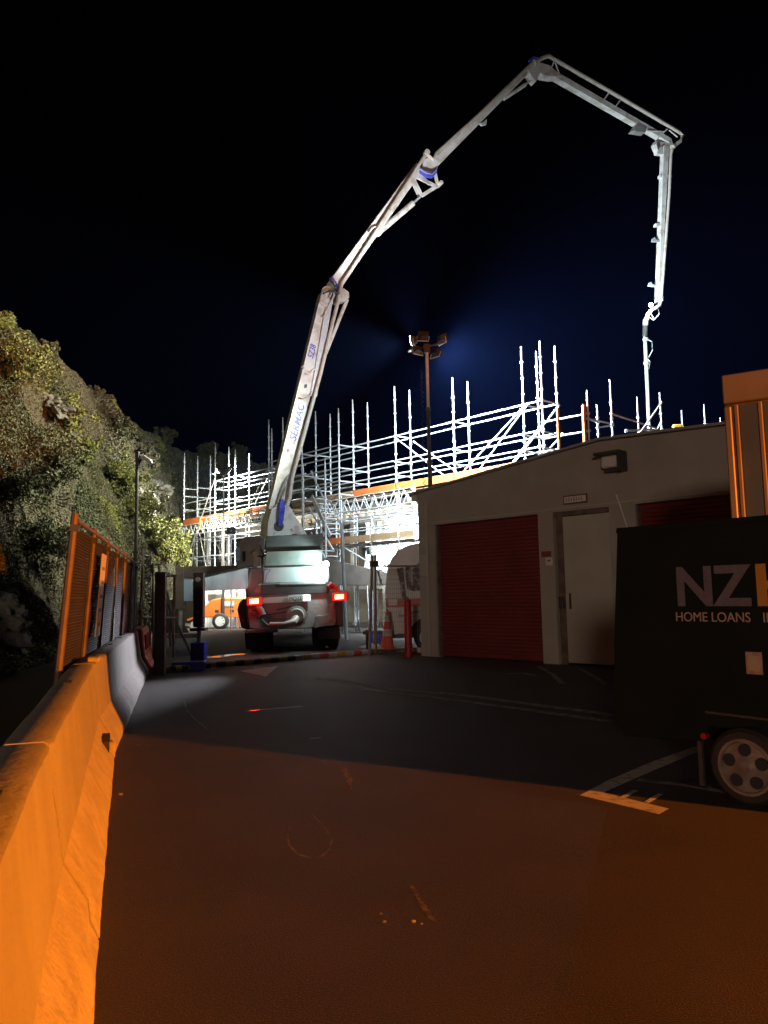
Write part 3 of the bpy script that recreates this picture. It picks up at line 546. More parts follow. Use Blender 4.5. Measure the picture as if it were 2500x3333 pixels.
# return scaffold on the right, seen above the shed roof
rt = thing('scaffolding', 'small return scaffold showing above the shed roof at right', 'scaffolding', atY(1986, 1900, 22))
RP = {}
for x, y, zt in ((1911, 1290, 6.9), (1944, 1337, 6.6), (1986, 1255, 7.4), (2074, 1310, 7.4), (2148, 1295, 7.4), (2219, 1352, 7.3), (2292, 1333, 7.4), (2345, 1375, 7.4)):
    p = gr(x, y, zt); RP[x] = p; standard(Vector((p.x, p.y, 0)), 0.05, zt, rt, r=.026)
tube(RP[1986]-Z*.85, RP[2219]-Z*.75, rt, 'ledger', 'galv2', .026); tube(RP[1986]-Z*1.6, RP[2219]-Z*1.5, rt, 'ledger', 'galv2', .026)
for z in (.55, 1.35, 2.2): tube(Vector((RP[1911].x, RP[1911].y, 6.8-z)), Vector((RP[1986].x, RP[1986].y, 6.8-z)), rt); tube(Vector((RP[1911].x, RP[1911].y, 6.8-z)), Vector((RP[1944].x, RP[1944].y, 6.8-z)), rt)
for x0, x1 in ((1944, 1986),): tube(RP[x0]-Z*.5, RP[x1]-Z*1.2, rt)
a = gr(2152, 1312, 7.0); b = gr(2085, 1408, 5.9); tube(a, b, rt, 'diagonal_brace', r=.026); tube(gr(2150, 1380, 6.5), gr(2130, 1412, 6.0), rt, 'diagonal_brace'); tube(gr(2040, 1402, 6.0), gr(2130, 1398, 6.2), rt, 'ledger', r=.035)
MB().beam(Vector((RP[1911].x-.12, RP[1911].y, 2)), Vector((RP[1911].x-.12, RP[1911].y, 6.65)), .06, .2).build('upright_plank', 'orange', rt)
p = gr(1815, 1330, 6.4); MB().beam(Vector((p.x, p.y, 2)), p, .05, .18).build('upright_plank', 'orange', rt)
for z in (5.0, 4.5, 5.5): tube(SC(s_end, 0, z+.9), Vector((RP[1911].x, RP[1911].y, z+.9)), rt); 
MB().box(gr(2205, 1388, 6.35), (.3, .15, .12)).build('rope_bundle', 'yellow', rt, bevel=.03)
# bridge structure and sheeting behind the scaffold
bd = thing('bridge_deck', 'dark unfinished bridge deck edge behind the scaffold', 'bridge', SC(2, 2.5, 0))
MB().beam(SC(17, 3.6, 4.75), SC(-9, 3.6, 4.75), 2.2, .5).build('edge_beam', 'beamdark', bd); MB().beam(SC(17, 4.2, 5.15), SC(-9, 4.2, 5.15), 3, .22).build('slab', 'beamdark', bd)
for k in range(28): MB().box(SC(8.5-.55*k, 2.42, 4.82), (.22, .16, .16), (U, V, Z)).build('beam_end', 'timber', bd)
MB().beam(SC(6, 3.2, 2.0), SC(-6, 3.2, 2.0), .6, .75).build('lower_wall', 'beamdark', bd)
for x in (1150, 1215, 1252): p = onp(x, 1700, SC(0, 2.9, 0), V); MB().box(Vector((p.x, p.y, 2.3)), (.2, .2, 4.4), (U, V, Z)).build('column', 'beamdark', bd)
sh_ = MB(); nx, nz = 90, 30; s1_, s2_ = 4.6, -4.5; vs = []
for i in range(nx+1):
    for j in range(nz+1):
        u_ = i/nx; w_ = j/nz; s = s1_+(s2_-s1_)*u_; fold = .10*math.sin(s*3.1+w_*2.3)+.05*math.sin(s*8+w_*5)+.03*math.sin(s*17-w_*9)
        if s < -.6: fold += .12*math.sin(w_*9+s*2.2)*min(1, -s-.6)
        vs.append(SC(s, 3.15-.35*(1-w_)+fold, 2.4+2.25*w_))
n = nz+1; sh_.add(vs, [(i*n+j, i*n+j+1, (i+1)*n+j+1, (i+1)*n+j) for i in range(nx) for j in range(nz)])
tag(sh_.build('plastic_sheeting', 'sheet', smooth=True), 'creased white plastic sheeting hung behind the right scaffold', 'sheeting')
tag(MB().beam(SC(5, 5, 1.2), SC(-7, 5, 1.2), .2, 2.4).build('site_hoarding', 'sheet'), 'pale lit hoarding standing behind the lower scaffold', 'hoarding')
tag(MB().beam(SC(20, 7, 2.2), SC(5.2, 7, 2.2), .3, 5).build('retaining_wall', 'beamdark'), 'dark retaining wall behind the left scaffold', 'wall')

# ------------------------------------------------------------------ floodlight masts
def mast(base, H, label, heads, w0=.11):
    th = thing('light_mast', label, 'light mast', (base.x, base.y, 0)); b = Vector((base.x, base.y, 0)); zs = [0, H*.40, H*.60, H*.78, H]
    for k in range(4):
        MB().beam(b+Z*zs[k], b+Z*(zs[k+1]+.0), w0-.018*k, w0-.018*k, (0, 1, 0)).build('mast_section', 'steel' if k < 3 else 'galv', th, bevel=.008)
        if k: MB().box(b+Z*zs[k], (w0+.05-.015*k,)*2+(.09,)).build('collar', 'steel', th, bevel=.01)
    pts = [b+Vector((-.17+.035*math.cos(j*1.25), .035*math.sin(j*1.25), H*.42+j*H*.5/150)) for j in range(150)]
    MB().tube(pts, .011, 5, cap=True).build('coiled_cable', 'black', th, smooth=True)
    MB().tube([b+Z*(H-.05)+Vector((-.55, .05, -.1)), b+Z*(H+.02)+Vector((.6, .05, .12))], .03, 6).build('crossbar', 'steel', th); MB().box(b+Z*(H-.08), (.2, .18, .26)).build('junction_box', 'band_black', th, bevel=.02)
    for (dx, dy, dz), aim in heads:
        c = b+Z*H+Vector((dx*.9, dy, dz)); d = Vector(aim).normalized(); X = d.cross(Z).normalized(); Y = X.cross(d)
        h = MB().add([c+X*sx*a_+Y*sy*b_+d*e_ for e_, sx, sy in ((-.10, .09, .07), (.08, .16, .12)) for a_, b_ in ((-1, -1), (1, -1), (1, 1), (-1, 1))], [(3, 2, 1, 0), (4, 5, 6, 7), (0, 1, 5, 4), (1, 2, 6, 5), (2, 3, 7, 6), (3, 0, 4, 7)]).build('floodlight', 'black', th)
        MB().box(c+d*.085, (.29, .21, .012), (X, Y, d)).build('lens', 'white_glow', h)
        MB().tube([c-X*.18+d*.0, c-X*.18-Y*.17, c+X*.18-Y*.17, c+X*.18], .014, 6).build('bracket', 'galv', h)
    return th
mast(M1-Z*8.65, 8.65, 'tall floodlight mast with coiled cable rising behind the shed roof', [((.5, 0, .22), (8, 5, 1.5)), ((.3, -.02, -.22), (6, 6, -3.5)), ((-.32, -.02, -.12), (-7, 9, -4)), ((-.42, 0, .18), (-9, 1.6, -.9)), ((-.1, 0, .3), (-.9, 5.6, 7.6))], .14)  # last head carries the added upward boom spot
mast(M2-Z*7.1, 7.1, 'thin floodlight mast in front of the left scaffold', [((.16, .05, .1), (4, 5, -3)), ((-.2, 0, .05), (-6, .5, -3.4))], .11)

# ------------------------------------------------------------------ shed
P0 = gr(1372, 2135); AS = math.radians(43.9); e = Vector((math.sin(AS), -math.cos(AS), 0)); nf = Vector((-math.cos(AS), -math.sin(AS), 0)); bk = -nf
def fa(px, py): p = onp(px, py, P0, nf); return (p-P0).dot(e), p.z
def FP(a, z, dep=0): return P0+e*a+nf*dep+Z*z
shed = thing('shed', 'low gabled beige shed with red roller doors', 'shed', P0)
LEN = 9.6; AP = 4.75
rooflz = lambda a: (3.68+(4.16-3.68)*(a/AP)) if a <= AP else 4.16-.045*(a-AP)
def wallpiece(a0, a1, z0, z1, name='wall', m='beige', th=.2, top=False, dep=0):
    if top: pts = [(a0, z0), (a1, z0), (a1, rooflz(a1))]+([(AP, rooflz(AP))] if a0 < AP < a1 else [])+[(a0, rooflz(a0))]
    else: pts = [(a0, z0), (a1, z0), (a1, z1), (a0, z1)]
    return MB().prism([FP(a, z, dep) for a, z in pts], bk*th).build(name, m, shed)
HD = 2.92
wallpiece(0, LEN, HD, 0, 'gable', top=True); wallpiece(0, .50, 0, HD-.002); wallpiece(3.27, 3.62, 0, HD-.002); wallpiece(4.84, 5.36, 0, HD-.002); wallpiece(8.2, LEN, 0, HD-.002)
wallpiece(3.66, 3.80, .0, HD-.004, 'door_post', 'browntrim', .08, dep=-.05); wallpiece(3.82, 4.82, .04, HD-.1, 'side_door', 'beigedoor', .05, dep=-.03)
wallpiece(3.62, 4.84, HD-.085, HD-.003, 'door_head', 'browntrim', .1, dep=-.04)
MB().box(FP(3.93, 1.2, -.0), (.03, .03, .3), (e, nf, Z)).build('door_handle', 'steel', shed); MB().box(FP(3.74, 1.18, .01), (.1, .06, .22), (e, nf, Z)).build('lock_box', 'steel', shed, bevel=.01)
for a0, a1 in ((.52, 3.25), (5.38, 8.18)):
    rd = MB().prism([FP(a0, .02, -.16), FP(a1, .02, -.16), FP(a1, HD, -.16), FP(a0, HD, -.16)], bk*.03).build('roller_door', 'rollred', shed)
    nsl = 38
    for k in range(nsl):
        z0 = .04+k*(HD-.06)/nsl; h = (HD-.06)/nsl
        MB().prism([FP(a0+.01, z0, -.158), FP(a0+.01, z0+h*.25, -.142), FP(a0+.01, z0+h*.75, -.142), FP(a0+.01, z0+h*.98, -.158)], e*(a1-a0-.02)).build('slat', 'rollred', rd)
    for a in (a0-.01, a1+.01): MB().box(FP(a, HD/2, -.1), (.04, .1, HD-.02), (e, nf, Z)).build('door_guide', 'browntrim', shed)
# roof, side and back walls
D = 7.0
for a0, a1 in ((-.18, AP), (AP, LEN+.2)):
    pts = [FP(a0, rooflz(a0) if a0 > 0 else 3.655, .12), FP(a1, rooflz(a1), .12)]; MB().prism([pts[0]+Z*.005, pts[1]+Z*.005, pts[1]+Z*.05, pts[0]+Z*.05], bk*(D+.2)).build('roof', 'roof', shed)
MB().prism([FP(-.16, 3.52, .05), FP(0, 3.53, .05), FP(0, 3.66, .05), FP(-.16, 3.65, .05)], bk*D).build('gutter', 'white', shed)
MB().prism([FP(.0, 0, -.202), FP(.0, 3.65, -.202), FP(.0, 3.65, -D), FP(.0, 0, -D)], e*.2).build('side_wall', 'beige', shed)
MB().prism([FP(LEN-.2, 0, -.202), FP(LEN-.2, 3.8, -.202), FP(LEN-.2, 3.8, -D), FP(LEN-.2, 0, -D)], e*.2).build('side_wall', 'beige', shed)
MB().prism([FP(.2, 0, -D), FP(LEN-.2, 0, -D), FP(LEN-.2, 3.8, -D), FP(AP, 4.1, -D), FP(.2, 3.65, -D)], nf*.2).build('back_wall', 'beige', shed)
MB().box(FP(.30, 1.75, .035), (.05, .05, 3.4), (e, nf, Z)).build('downpipe', 'beigedoor', shed); MB().box(FP(.16, 2.02, .03), (.2, .06, .5), (e, nf, Z)).build('meter_box', 'beigedoor', shed, bevel=.01)
MB().tube([FP(5.02, 3.12, .03), FP(5.2, 2.5, .03)], .015, 6).build('conduit', 'white', shed)
MB().beam(FP(0.02, 2.98, .012), FP(LEN, 2.98, .012), .02, .03).build('drip_trim', 'beigedoor', shed)
lt = MB().box(FP(5.0, 3.72, .1), (.36, .18, .22), (e, nf, Z)).build('wall_light', 'white', shed, bevel=.03)
MB().box(FP(5.0, 3.87, .16), (.5, .3, .05), (e, nf, Z)).build('light_hood', 'steel', lt); MB().box(FP(5.235, 3.7, .15), (.05, .28, .34), (e, nf, Z)).build('light_cheek', 'steel', lt); MB().box(FP(5.06, 3.565, .1), (.34, .18, .04), (e, nf, Z)).build('light_sill', 'steel', lt)
sn = thing('door_sign', 'small framed red lettered sign above the beige door', 'sign', FP(4.15, 3.12, .01)); MB().box(FP(4.15, 3.13, .015), (.52, .02, .17), (e, nf, Z)).build('frame', 'signred', sn); MB().box(FP(4.15, 3.13, .028), (.47, .01, .12), (e, nf, Z)).build('board', 'white', sn)
[MB().box(FP(3.97+.055*k, 3.13, .034), (.022, .003, random.uniform(.05, .08)), (e, nf, Z)).build('faded_mark', 'grime', sn) for k in range(7)]
sn = thing('door_number', 'tiny number plate above the first roller door', 'sign', FP(1.6, 3.02, .01)); MB().box(FP(1.62, 3.04, .008), (.2, .012, .09), (e, nf, Z)).build('board', 'beigedoor', sn); [MB().box(FP(1.56+.055*k, 3.04, .016), (.03, .003, .055), (e, nf, Z)).build('faded_mark', 'grime', sn) for k in range(3)]
sn = thing('wall_notice', 'red and white notices fixed beside the roller door', 'sign', FP(3.44, 2.0, .01)); MB().box(FP(3.44, 2.12, .008), (.22, .012, .11), (e, nf, Z)).build('upper_notice', 'signred', sn); MB().box(FP(3.5, 1.97, .008), (.15, .012, .15), (e, nf, Z)).build('lower_notice', 'white', sn); MB().box(FP(3.5, 1.99, .016), (.07, .004, .03), (e, nf, Z)).build('mark', 'signred', sn)

# ------------------------------------------------------------------ container at right
CT = gr(2350, 1230, 3.35); CT = Vector((CT.x, CT.y, 0)); 
ce = Vector((.846, -.533, 0)); cn = Vector((-.533, -.846, 0)); CH = 3.35; CL = 11.6
ct = thing('shipping_container', 'tall ochre ribbed container behind the sign trailer', 'container', CT)
def CP(a, z, dep=0): return CT+ce*a+cn*dep+Z*z
MB().prism([CP(0, .1, -.05), CP(CL, .1, -.05), CP(CL, CH, -.05), CP(0, CH, -.05)], -cn*2.3).build('body', 'cont', ct)
MB().box(CP(CL/2, CH-.12, -.01), (CL, .09, .27), (ce, cn, Z)).build('top_rail', 'cont', ct, bevel=.01); MB().box(CP(.03, CH/2-.08, -.015), (.06, .06, CH-.4), (ce, cn, Z)).build('corner_post', 'cont', ct, bevel=.01); MB().box(CP(CL/2, .2, -.01), (CL, .09, .25), (ce, cn, Z)).build('bottom_rail', 'cont', ct)
k = 0; a = .075
while a < CL-.3 and k < 60:
    MB().prism([CP(a, .33, -.048), CP(a+.012, .33, -.005), CP(a+.035, .33, -.005), CP(a+.047, .33, -.048)], Z*(CH-.6)).build('rib', 'cont', ct); a += .20; k += 1

MB().prism([CP(1.15, .02, .0), CP(2.9, .02, .0), CP(2.9, .02, .95), CP(1.15, .02, .95)], Z*1.5).build('light_blocker', 'cont', ct)  # unseen box added to block lamp light between trailer and container
# ------------------------------------------------------------------ sign trailer
T0 = gr(2450, 2610); AT = math.radians(41); te = Vector((math.sin(AT), -math.cos(AT), 0)); tn = Vector((-math.cos(AT), -math.sin(AT), 0))
tr = thing('sign_trailer', 'dark panelled advertising trailer with big NZ lettering', 'trailer', T0)
def TP(a, z, dep=0): return T0+te*a+tn*dep+Z*z
TE = .84; out = [(-.90, 1.86), (-.98, .98), (-1.0, .42), (-.93, .31), (-.30, .345), (-.27, .45), (TE, .45), (TE, 1.86)]
MB().prism([TP(a, z) for a, z in out], -tn*1.55).build('body', 'trailer', tr, bevel=.006)
MB().prism([TP(a, z, .008) for a, z in ((-.905, 1.83), (-.9, 1.87), (TE+.01, 1.87), (TE+.01, 1.83))], -tn*1.57).build('top_trim', 'trailer', tr)
MB().beam(TP(-.28, .55, .006), TP(TE, .53, .006), .012, .015).build('panel_seam', 'steel', tr)
text('NZ', 'lettering', 'nzgrey', tr, TP(-.435, 1.285, .005), te, Z, .375, .002, bold=.03, width=.53)
text('HL', 'orange_lettering', 'nzor', tr, TP(.125, 1.285, .005), te, Z, .375, .002, bold=.03, width=.5)
text('HOME LOANS', 'tagline', 'nzwh', tr, TP(-.455, 1.168, .005), te, Z, .093, .002, width=.525)
text('INSURANCE', 'tagline', 'nzwh', tr, TP(.155, 1.168, .005), te, Z, .093, .002, width=.46)
MB().box(TP(.075, .90, .006), (.105, .008, .145), (te, tn, Z)).build('sticker', 'sticker', tr)
MB().box(TP(.075, .90, .011), (.075, .004, .10), (te, tn, Z)).build('sticker_print', 'nzwh', tr)
def wheel(parent, c, axis, R, w, rr, rimm='alloy', spokes=6, out=1):
    axis = Vector(axis).normalized(); t_ = MB().lathe(c-axis*w/2, axis, [(0, rr), (.0, R*.9), (w*.15, R), (w*.85, R), (w, R*.9), (w, rr)], 28, cap=False).build('tyre', 'black', parent, smooth=True)
    X = axis.cross(Z).normalized(); Y = Z
    rim = MB().lathe(c+axis*(w/2-.06), axis, [(0, rr*.98), (.06, rr), (.066, rr), (.066, rr*.9), (.03, rr*.86)], 28).build('rim', rimm, parent, smooth=True)
    if rimm == 'alloy':
        MB().lathe(c+axis*(w/2-.03), axis, [(0, rr*.9), (.012, rr*.88), (.03, rr*.4), (.045, rr*.2), (.05, rr*.05)], 28).build('wheel_disc', rimm, rim)
        for k in range(5):
            a = 2*PI*(k+.25)/5; d = X*math.cos(a)+Y*math.sin(a); MB().lathe(c+axis*(w/2-.02)+d*rr*.60, axis, [(0, rr*.23), (.021, rr*.225)], 14).build('rim_opening', 'hole', rim)
        return
    sp = MB()
    sp.lathe(c+axis*(w/2-.03), axis, [(0, rr*.34), (.03, rr*.3), (.04, rr*.14)], 16)
    for k in range(spokes):
        a = 2*PI*(k+.3)/spokes; d = X*math.cos(a)+Y*math.sin(a); q = axis.cross(d)
        sp.prism([c+axis*(w/2-.012)+d*rr*.25+q*rr*.15, c+axis*(w/2-.012)+d*rr*.92+q*rr*.24, c+axis*(w/2-.012)+d*rr*.92-q*rr*.24, c+axis*(w/2-.012)+d*rr*.25-q*rr*.15], axis*.018)
    sp.build('spokes', rimm, rim, bevel=.004)
wheel(tr, TP(.02, .24, .03), tn, .245, .17, .18, spokes=6)
wh = MB(); pts = [TP(.02+.29*math.cos(a), .26+.29*math.sin(a), .1) for a in [PI*k/12 for k in range(0, 13)]]
for p, q in zip(pts[:-1], pts[1:]): wh.beam(p, q, .012, .012)
MB().tube([TP(-.155, .33, .05), TP(-.1, .27, .06), TP(-.02, .2, .06)], .012, 6).build('brake_cable', 'steel', tr)
o = MB().lathe(TP(-.30, .385, -.03), tn, [(0, .022), (.05, .022)], 12).build('side_reflector', 'redpost', tr)
MB().box(TP(-.35, .2, -.03), (.03, .03, .36), (te, tn, Z)).build('prop_stand', 'steel', tr); MB().box(TP(-.39, .035, -.02), (.16, .1, .012), (te, tn, Z)).build('stand_foot', 'steel', tr)
MB().prism([TP(TE-.03, .02, -.01), TP(TE-.01, .02, -.01), TP(TE-.01, .45, -.01), TP(TE-.03, .45, -.01)], -tn*1.53).build('light_stop_panel', 'trailer', tr)  # unseen panel added to stop lamp light passing under the trailer
MB().box(TP(.1, .3, -.6), (1.6, .05, .06), (te, tn, Z)).build('chassis', 'steel', tr); MB().beam(TP(.8, .32, -.6), TP(1.6, .32, -.6), .06, .06).build('drawbar', 'steel', tr)
wheel(tr, TP(.02, .24, -1.5), -tn, .245, .17, .18, spokes=6)

# ------------------------------------------------------------------ caravan
K0 = Vector((.0, 19.0, 0)); ke = Vector((1, .0, 0)).normalized(); kn = Vector((0, -1, 0))
cv = thing('food_caravan', 'white round topped caravan with dark printed graphic', 'caravan', K0)
def KP(a, z, dep=0): return K0+ke*a+kn*dep+Z*z
o_ = [(.25, .42), (.06, .5), (.0, .8), (-.02, 1.4), (.03, 1.9), (.14, 2.25), (.33, 2.48), (.6, 2.6), (1.0, 2.66), (3.3, 2.66), (3.6, 2.3), (3.7, 1.4), (3.6, .5), (3.4, .42)]
MB().prism([KP(a, z) for a, z in o_], -kn*1.9).build('body', 'caravan', cv, bevel=.02)
MB().prism([KP(a, z, .006) for a, z in ((.0, 1.28), (3.68, 1.28), (3.69, 1.08), (.0, 1.08))], -kn*.012).build('red_stripe', 'caravan_red', cv)
MB().prism([KP(a, z, .008) for a, z in ((.05, 1.27), (.3, 1.27), (.28, 1.12), (.06, 1.12))], -kn*.01).build('marker_lamp', 'plate', cv)
g1 = [(.28, 2.02), (.45, 2.05), (.46, 1.9), (.5, 1.35), (.58, 1.3), (.48, 1.2), (.4, 1.32), (.35, 1.7)]
g2 = [(.5, 2.07), (.75, 2.1), (.95, 2.25), (1.4, 2.3), (2.2, 2.3), (2.2, 1.55), (1.0, 1.5), (.72, 1.45), (.54, 1.5), (.5, 1.8)]
for gg in (g1, g2): MB().prism([KP(a, z, .009) for a, z in gg], -kn*.012).build('print_panel', 'print_', cv)
for a in (.66, .92, 1.3): MB().box(KP(a, 1.85, .014), (.025, .008, .5), (ke, kn, Z)).build('print_line', 'caravan', cv)
[MB().box(KP(.34+.05*k, .86+.011*k+random.uniform(-.012, .012), .01), (.03, .004, random.uniform(.04, .07)), (ke, kn, Z)).build('faded_script', 'grime', cv) for k in range(10)]
wheel(cv, KP(1.0, .33, .0), kn, .33, .2, .2, 'plate', 8); MB().prism([KP(1.0+.43*math.cos(a), .38+.43*math.sin(a), .012) for a in [PI*k/12 for k in range(13)]], -kn*.4).build('wheel_arch', 'hole', cv)
MB().beam(KP(-.6, .42, -.95), KP(.4, .42, -.95), .08, .08).build('drawbar', 'steel', cv); MB().box(KP(.5, .36, -.2), (.7, .05, .1), (ke, kn, Z)).build('chassis_rail', 'steel', cv); MB().tube([KP(-.5, 0, -.95), KP(-.5, .5, -.95)], .03, 8).build('jockey_leg', 'steel', cv)

# ------------------------------------------------------------------ temporary mesh fence
G0 = gr(1215, 2135); G1 = gr(1428, 2122); gd = (G1-G0); GL = gd.length; gd.normalize(); gn = Vector((gd.y, -gd.x, 0))
mf = thing('mesh_fence', 'wire mesh fence panel between the gate post and the roller door', 'fence', G0)
for s in (.08, GL): MB().tube([G0+gd*s+Z*.05, G0+gd*s+Z*2.05], .02, 8).build('post', 'fencesteel', mf, smooth=True)
for z in (2.05, .12): MB().tube([G0+gd*.08+Z*z, G0+gd*GL+Z*z], .018, 8).build('rail', 'fencesteel', mf, smooth=True)
wm = MB(); s = .14
while s < GL: wm.beam(G0+gd*s+Z*.12, G0+gd*s+Z*2.05, .005, .005); s += .055
for z in np.arange(.2, 2.05, .11): wm.beam(G0+gd*.08+Z*z, G0+gd*GL+Z*z, .005, .005)
tag(wm.build('mesh', 'fencesteel', mf), kind='stuff')
gp = thing('gate_post', 'paired steel posts where the mesh fence begins', 'post', G0)
for dx, y1, lean in ((-.09, 2.3, .10), (.06, 2.3, 0.02)): MB().beam(G0+gd*dx+Z*(.0 if dx < 0 else .25), G0+gd*(dx+lean)+Z*y1, .06 if dx < 0 else .09, .06).build('post', 'galv2', gp, bevel=.008)
MB().box(G0+gd*.06+Z*2.1, (.2, .1, .14), (gd, gn, Z)).build('clamp', 'rust', gp, bevel=.01)

# cone, bollard, blue blocks, striped pole
c0 = gr(1262, 2127); cn_ = thing('traffic_cone', 'tall orange traffic cone beside the mesh fence', 'traffic cone', c0)
MB().box(c0+Z*.03, (.42, .42, .06)).build('base', 'black', cn_, bevel=.01)
H = 0.98
def cr_(z): return .175-(.175-.028)*z
for z0, z1, m_ in ((.0, .36, 'cone'), (.36, .52, 'reflect'), (.52, .70, 'cone'), (.70, .86, 'reflect'), (.86, 1.0, 'cone')):
    MB().lathe(c0+Z*(.06+z0*H), Z, [(0, cr_(z0)), ((z1-z0)*H, cr_(z1))], 20).build('body' if m_ == 'cone' else 'reflective_band', m_, cn_, smooth=True)
b0 = gr(1330, 2138); o = MB().lathe(b0, Z, [(0, .085), (1.22, .085), (1.26, .07), (1.27, .02)], 16).build('bollard', 'redpost', smooth=True); tag(o, 'dark red round bollard in front of the caravan', 'bollard')
def block(name, px, size, label, m='blue', rot=0.0):
    c = gr(*px); o = MB().box(Vector((0, 0, size[2]/2)), size).build(name, m, bevel=.012); o.location = c; o.rotation_euler = (0, 0, rot); return tag(o, label, 'block')
block('blue_block', (616, 2182), (.62, .34, .17), 'flat blue pad on the ground left of the striped pole start', rot=.1)
block('blue_block', (1203, 2090), (.22, .3, .26), 'blue block left of the gate post'); block('blue_block', (1236, 2090), (.24, .3, .26), 'blue block right of the gate post')
SA, SB = gr(488, 2202), gr(1300, 2120); sp = thing('striped_pole', 'long striped pole lying across the lane behind the painted triangle', 'pole', SA); n = 44
A_, B_, C_, D_ = gr(488, 2196), gr(700, 2176), gr(1010, 2148), gr(1300, 2124)
def poly(t):
    L = [A_, B_, C_, D_, gr(1400, 2128)]; k = min(3, int(t*4)); return L[k].lerp(L[k+1], t*4-k)
for k in range(n):
    a, b = poly(k/n)+Z*.07, poly((k+1)/n)+Z*.07; mm = ('yellow', 'band_black')[k % 2] if k < 20 else ('band_white', 'yellow', 'band_white', 'band_red')[k % 4]
    MB().tube([a, b], .062, 10).build('band', mm, sp, smooth=True)

# ------------------------------------------------------------------ distant site things seen past the truck
cb = gr(700, 2047); th = thing('air_compressor', 'small orange towed compressor in bright light left of the truck', 'compressor', cb)
Yc = cb.y
def cp(px, py, dy=0): p = atY(px, py, Yc+dy); return p
MB().prism([cp(x, y) for x, y in ((655, 2010), (655, 1985), (690, 1952), (722, 1946), (800, 1946), (800, 2010))], Vector((0, 1.1, 0))).build('canopy', 'compressor', th, bevel=.03)
for x0, x1, y0, y1 in ((700, 712, 1985, 1992), (748, 762, 1985, 1992)): MB().prism([cp(x0, y0, -.02), cp(x1, y0, -.02), cp(x1, y1, -.02), cp(x0, y1, -.02)], Vector((0, .01, 0))).build('vent', 'hole', th)
MB().prism([cp(x, y, -.02) for x, y in ((725, 1973), (762, 1973), (762, 1957), (725, 1957))], Vector((0, .01, 0))).build('maker_label', 'plate', th)
[MB().box(cp(729+k*7.2, 1971, -.03), ((.09, .05, .05, .05, .09)[k], .004, .09)).build('label_mark', 'grime2', th) for k in range(5)]
w_ = cp(718, 2003, -.1); w_.z = .34; wheel(th, w_, (0, -1, 0), .36, .2, .22, 'plate', 8); MB().beam(cp(655, 2002), cp(610, 2018), .08, .08).build('drawbar', 'orange', th)
for x in (752, 775): MB().beam(cp(x, 2010), Vector((cp(x, 2010).x, Yc, .02)), .08, .08).build('support_leg', 'orange', th)
sb_ = atY(700, 1940, 36.6); th = thing('site_cabin', 'overexposed pale low wall unit behind the compressor', 'cabin', (sb_.x, 36.6, 0))
x0, x1 = atY(668, 1940, 36.6).x, atY(860, 1940, 36.6).x; MB().box(((x0+x1)/2, 37.0, .88), (x1-x0, .8, 1.76)).build('wall', 'sheet', th)
for k in range(9): MB().box((x0+.15+k*(x1-x0-.3)/8, 36.57, .88), (.05, .06, 1.7)).build('rib', 'sheet', th)
MB().box((x0+.5, 36.55, 1.4), (.7, .05, .3)).build('window', 'beamdark', th)
fl = atY(668, 1950, 40); th = thing('chain_post', 'yellow post hung with chain left of the compressor', 'post', (fl.x, 40, 0)); MB().tube([(fl.x, 40, 0), (fl.x, 40, 1.9)], .06, 8).build('post', 'yellow', th, smooth=True)
for px, w, lab in (((590, 2065), 1.3, 'far concrete barrier end behind the outrigger post'), ((640, 2045), 1.5, 'far concrete barrier standing left of the compressor')):
    c = gr(*px); o_ = thing('concrete_barrier', lab, 'barrier', c, group='concrete barriers along the left side'); MB().prism([c+Vector((x, 0, z)) for x, z in ((-.3, 0), (-.3, .1), (-.16, .33), (-.1, 1.35), (.1, 1.35), (.16, .33), (.3, .1), (.3, 0))], Vector((-.5, 1, 0)).normalized()*3).build('body', 'concrete', o_, bevel=.02)
rk = gr(1190, 2012); th = thing('timber_stack', 'strapped stack of dark timber behind the gate post', 'timber stack', rk)
for k in range(9):
    for j in range(2): MB().box(rk+Vector((.35+.02*random.uniform(-1, 1), .6*j, .2+.13*k)), (2.3, .5, .1)).build('plank', 'timber', th)
for x0, z0, x1, z1 in ((-.8, 0, -.8, 1.55), (-.8, 1.4, .5, .7), (-.8, .1, .5, .7)): MB().tube([rk+Vector((x0, -.35, z0)), rk+Vector((x1, -.35, z1))], .04, 8).build('strut', 'galv2', th)
rk2 = gr(1205, 2000); th = thing('scaffold_rack', 'low rack of tubes beyond the timber stack', 'rack', rk2+Vector((0, 3, 0)))
for k in range(7): MB().tube([rk2+Vector((-1.5, 3, .2+.16*k)), rk2+Vector((3.5, 3, .2+.16*k))], .05, 6).build('tube', 'galv', th)
for px, lab in (((1125, 1995), 'small mesh gate panel right of the tail light'), ((1100, 2008), 'mesh gate panel half hidden by the truck')):
    c = gr(*px); th = thing('mesh_gate', lab, 'gate', c)
    for x in (-.6, .7): MB().tube([c+Vector((x, 0, 0)), c+Vector((x, 0, 2.3))], .035, 8).build('post', 'galv', th)
    for z in (.3, 1.2, 2.2): MB().tube([c+Vector((-.6, 0, z)), c+Vector((.7, 0, z))], .03, 8).build('rail', 'yellow' if z == 2.2 else 'galv', th)
    wm = MB()
    for s in np.arange(-.5, .7, .12): wm.beam(c+Vector((s, 0, .3)), c+Vector((s, 0, 2.2)), .012, .012)
    for z in np.arange(.4, 2.2, .15): wm.beam(c+Vector((-.6, 0, z)), c+Vector((.7, 0, z)), .012, .012)
    tag(wm.build('mesh', 'galv', th), kind='stuff')
kb = gr(1160, 2022); kr = MB()
th = thing('kerb', 'yellow and grey striped kerb blocks right of the truck', 'kerb', kb)
for k in range(7): MB().box(kb+Vector((-.9+.62*k, .1*k, .1)), (.6, .35, .2)).build('block', ('yellow', 'concrete')[k % 2], th, bevel=.02)
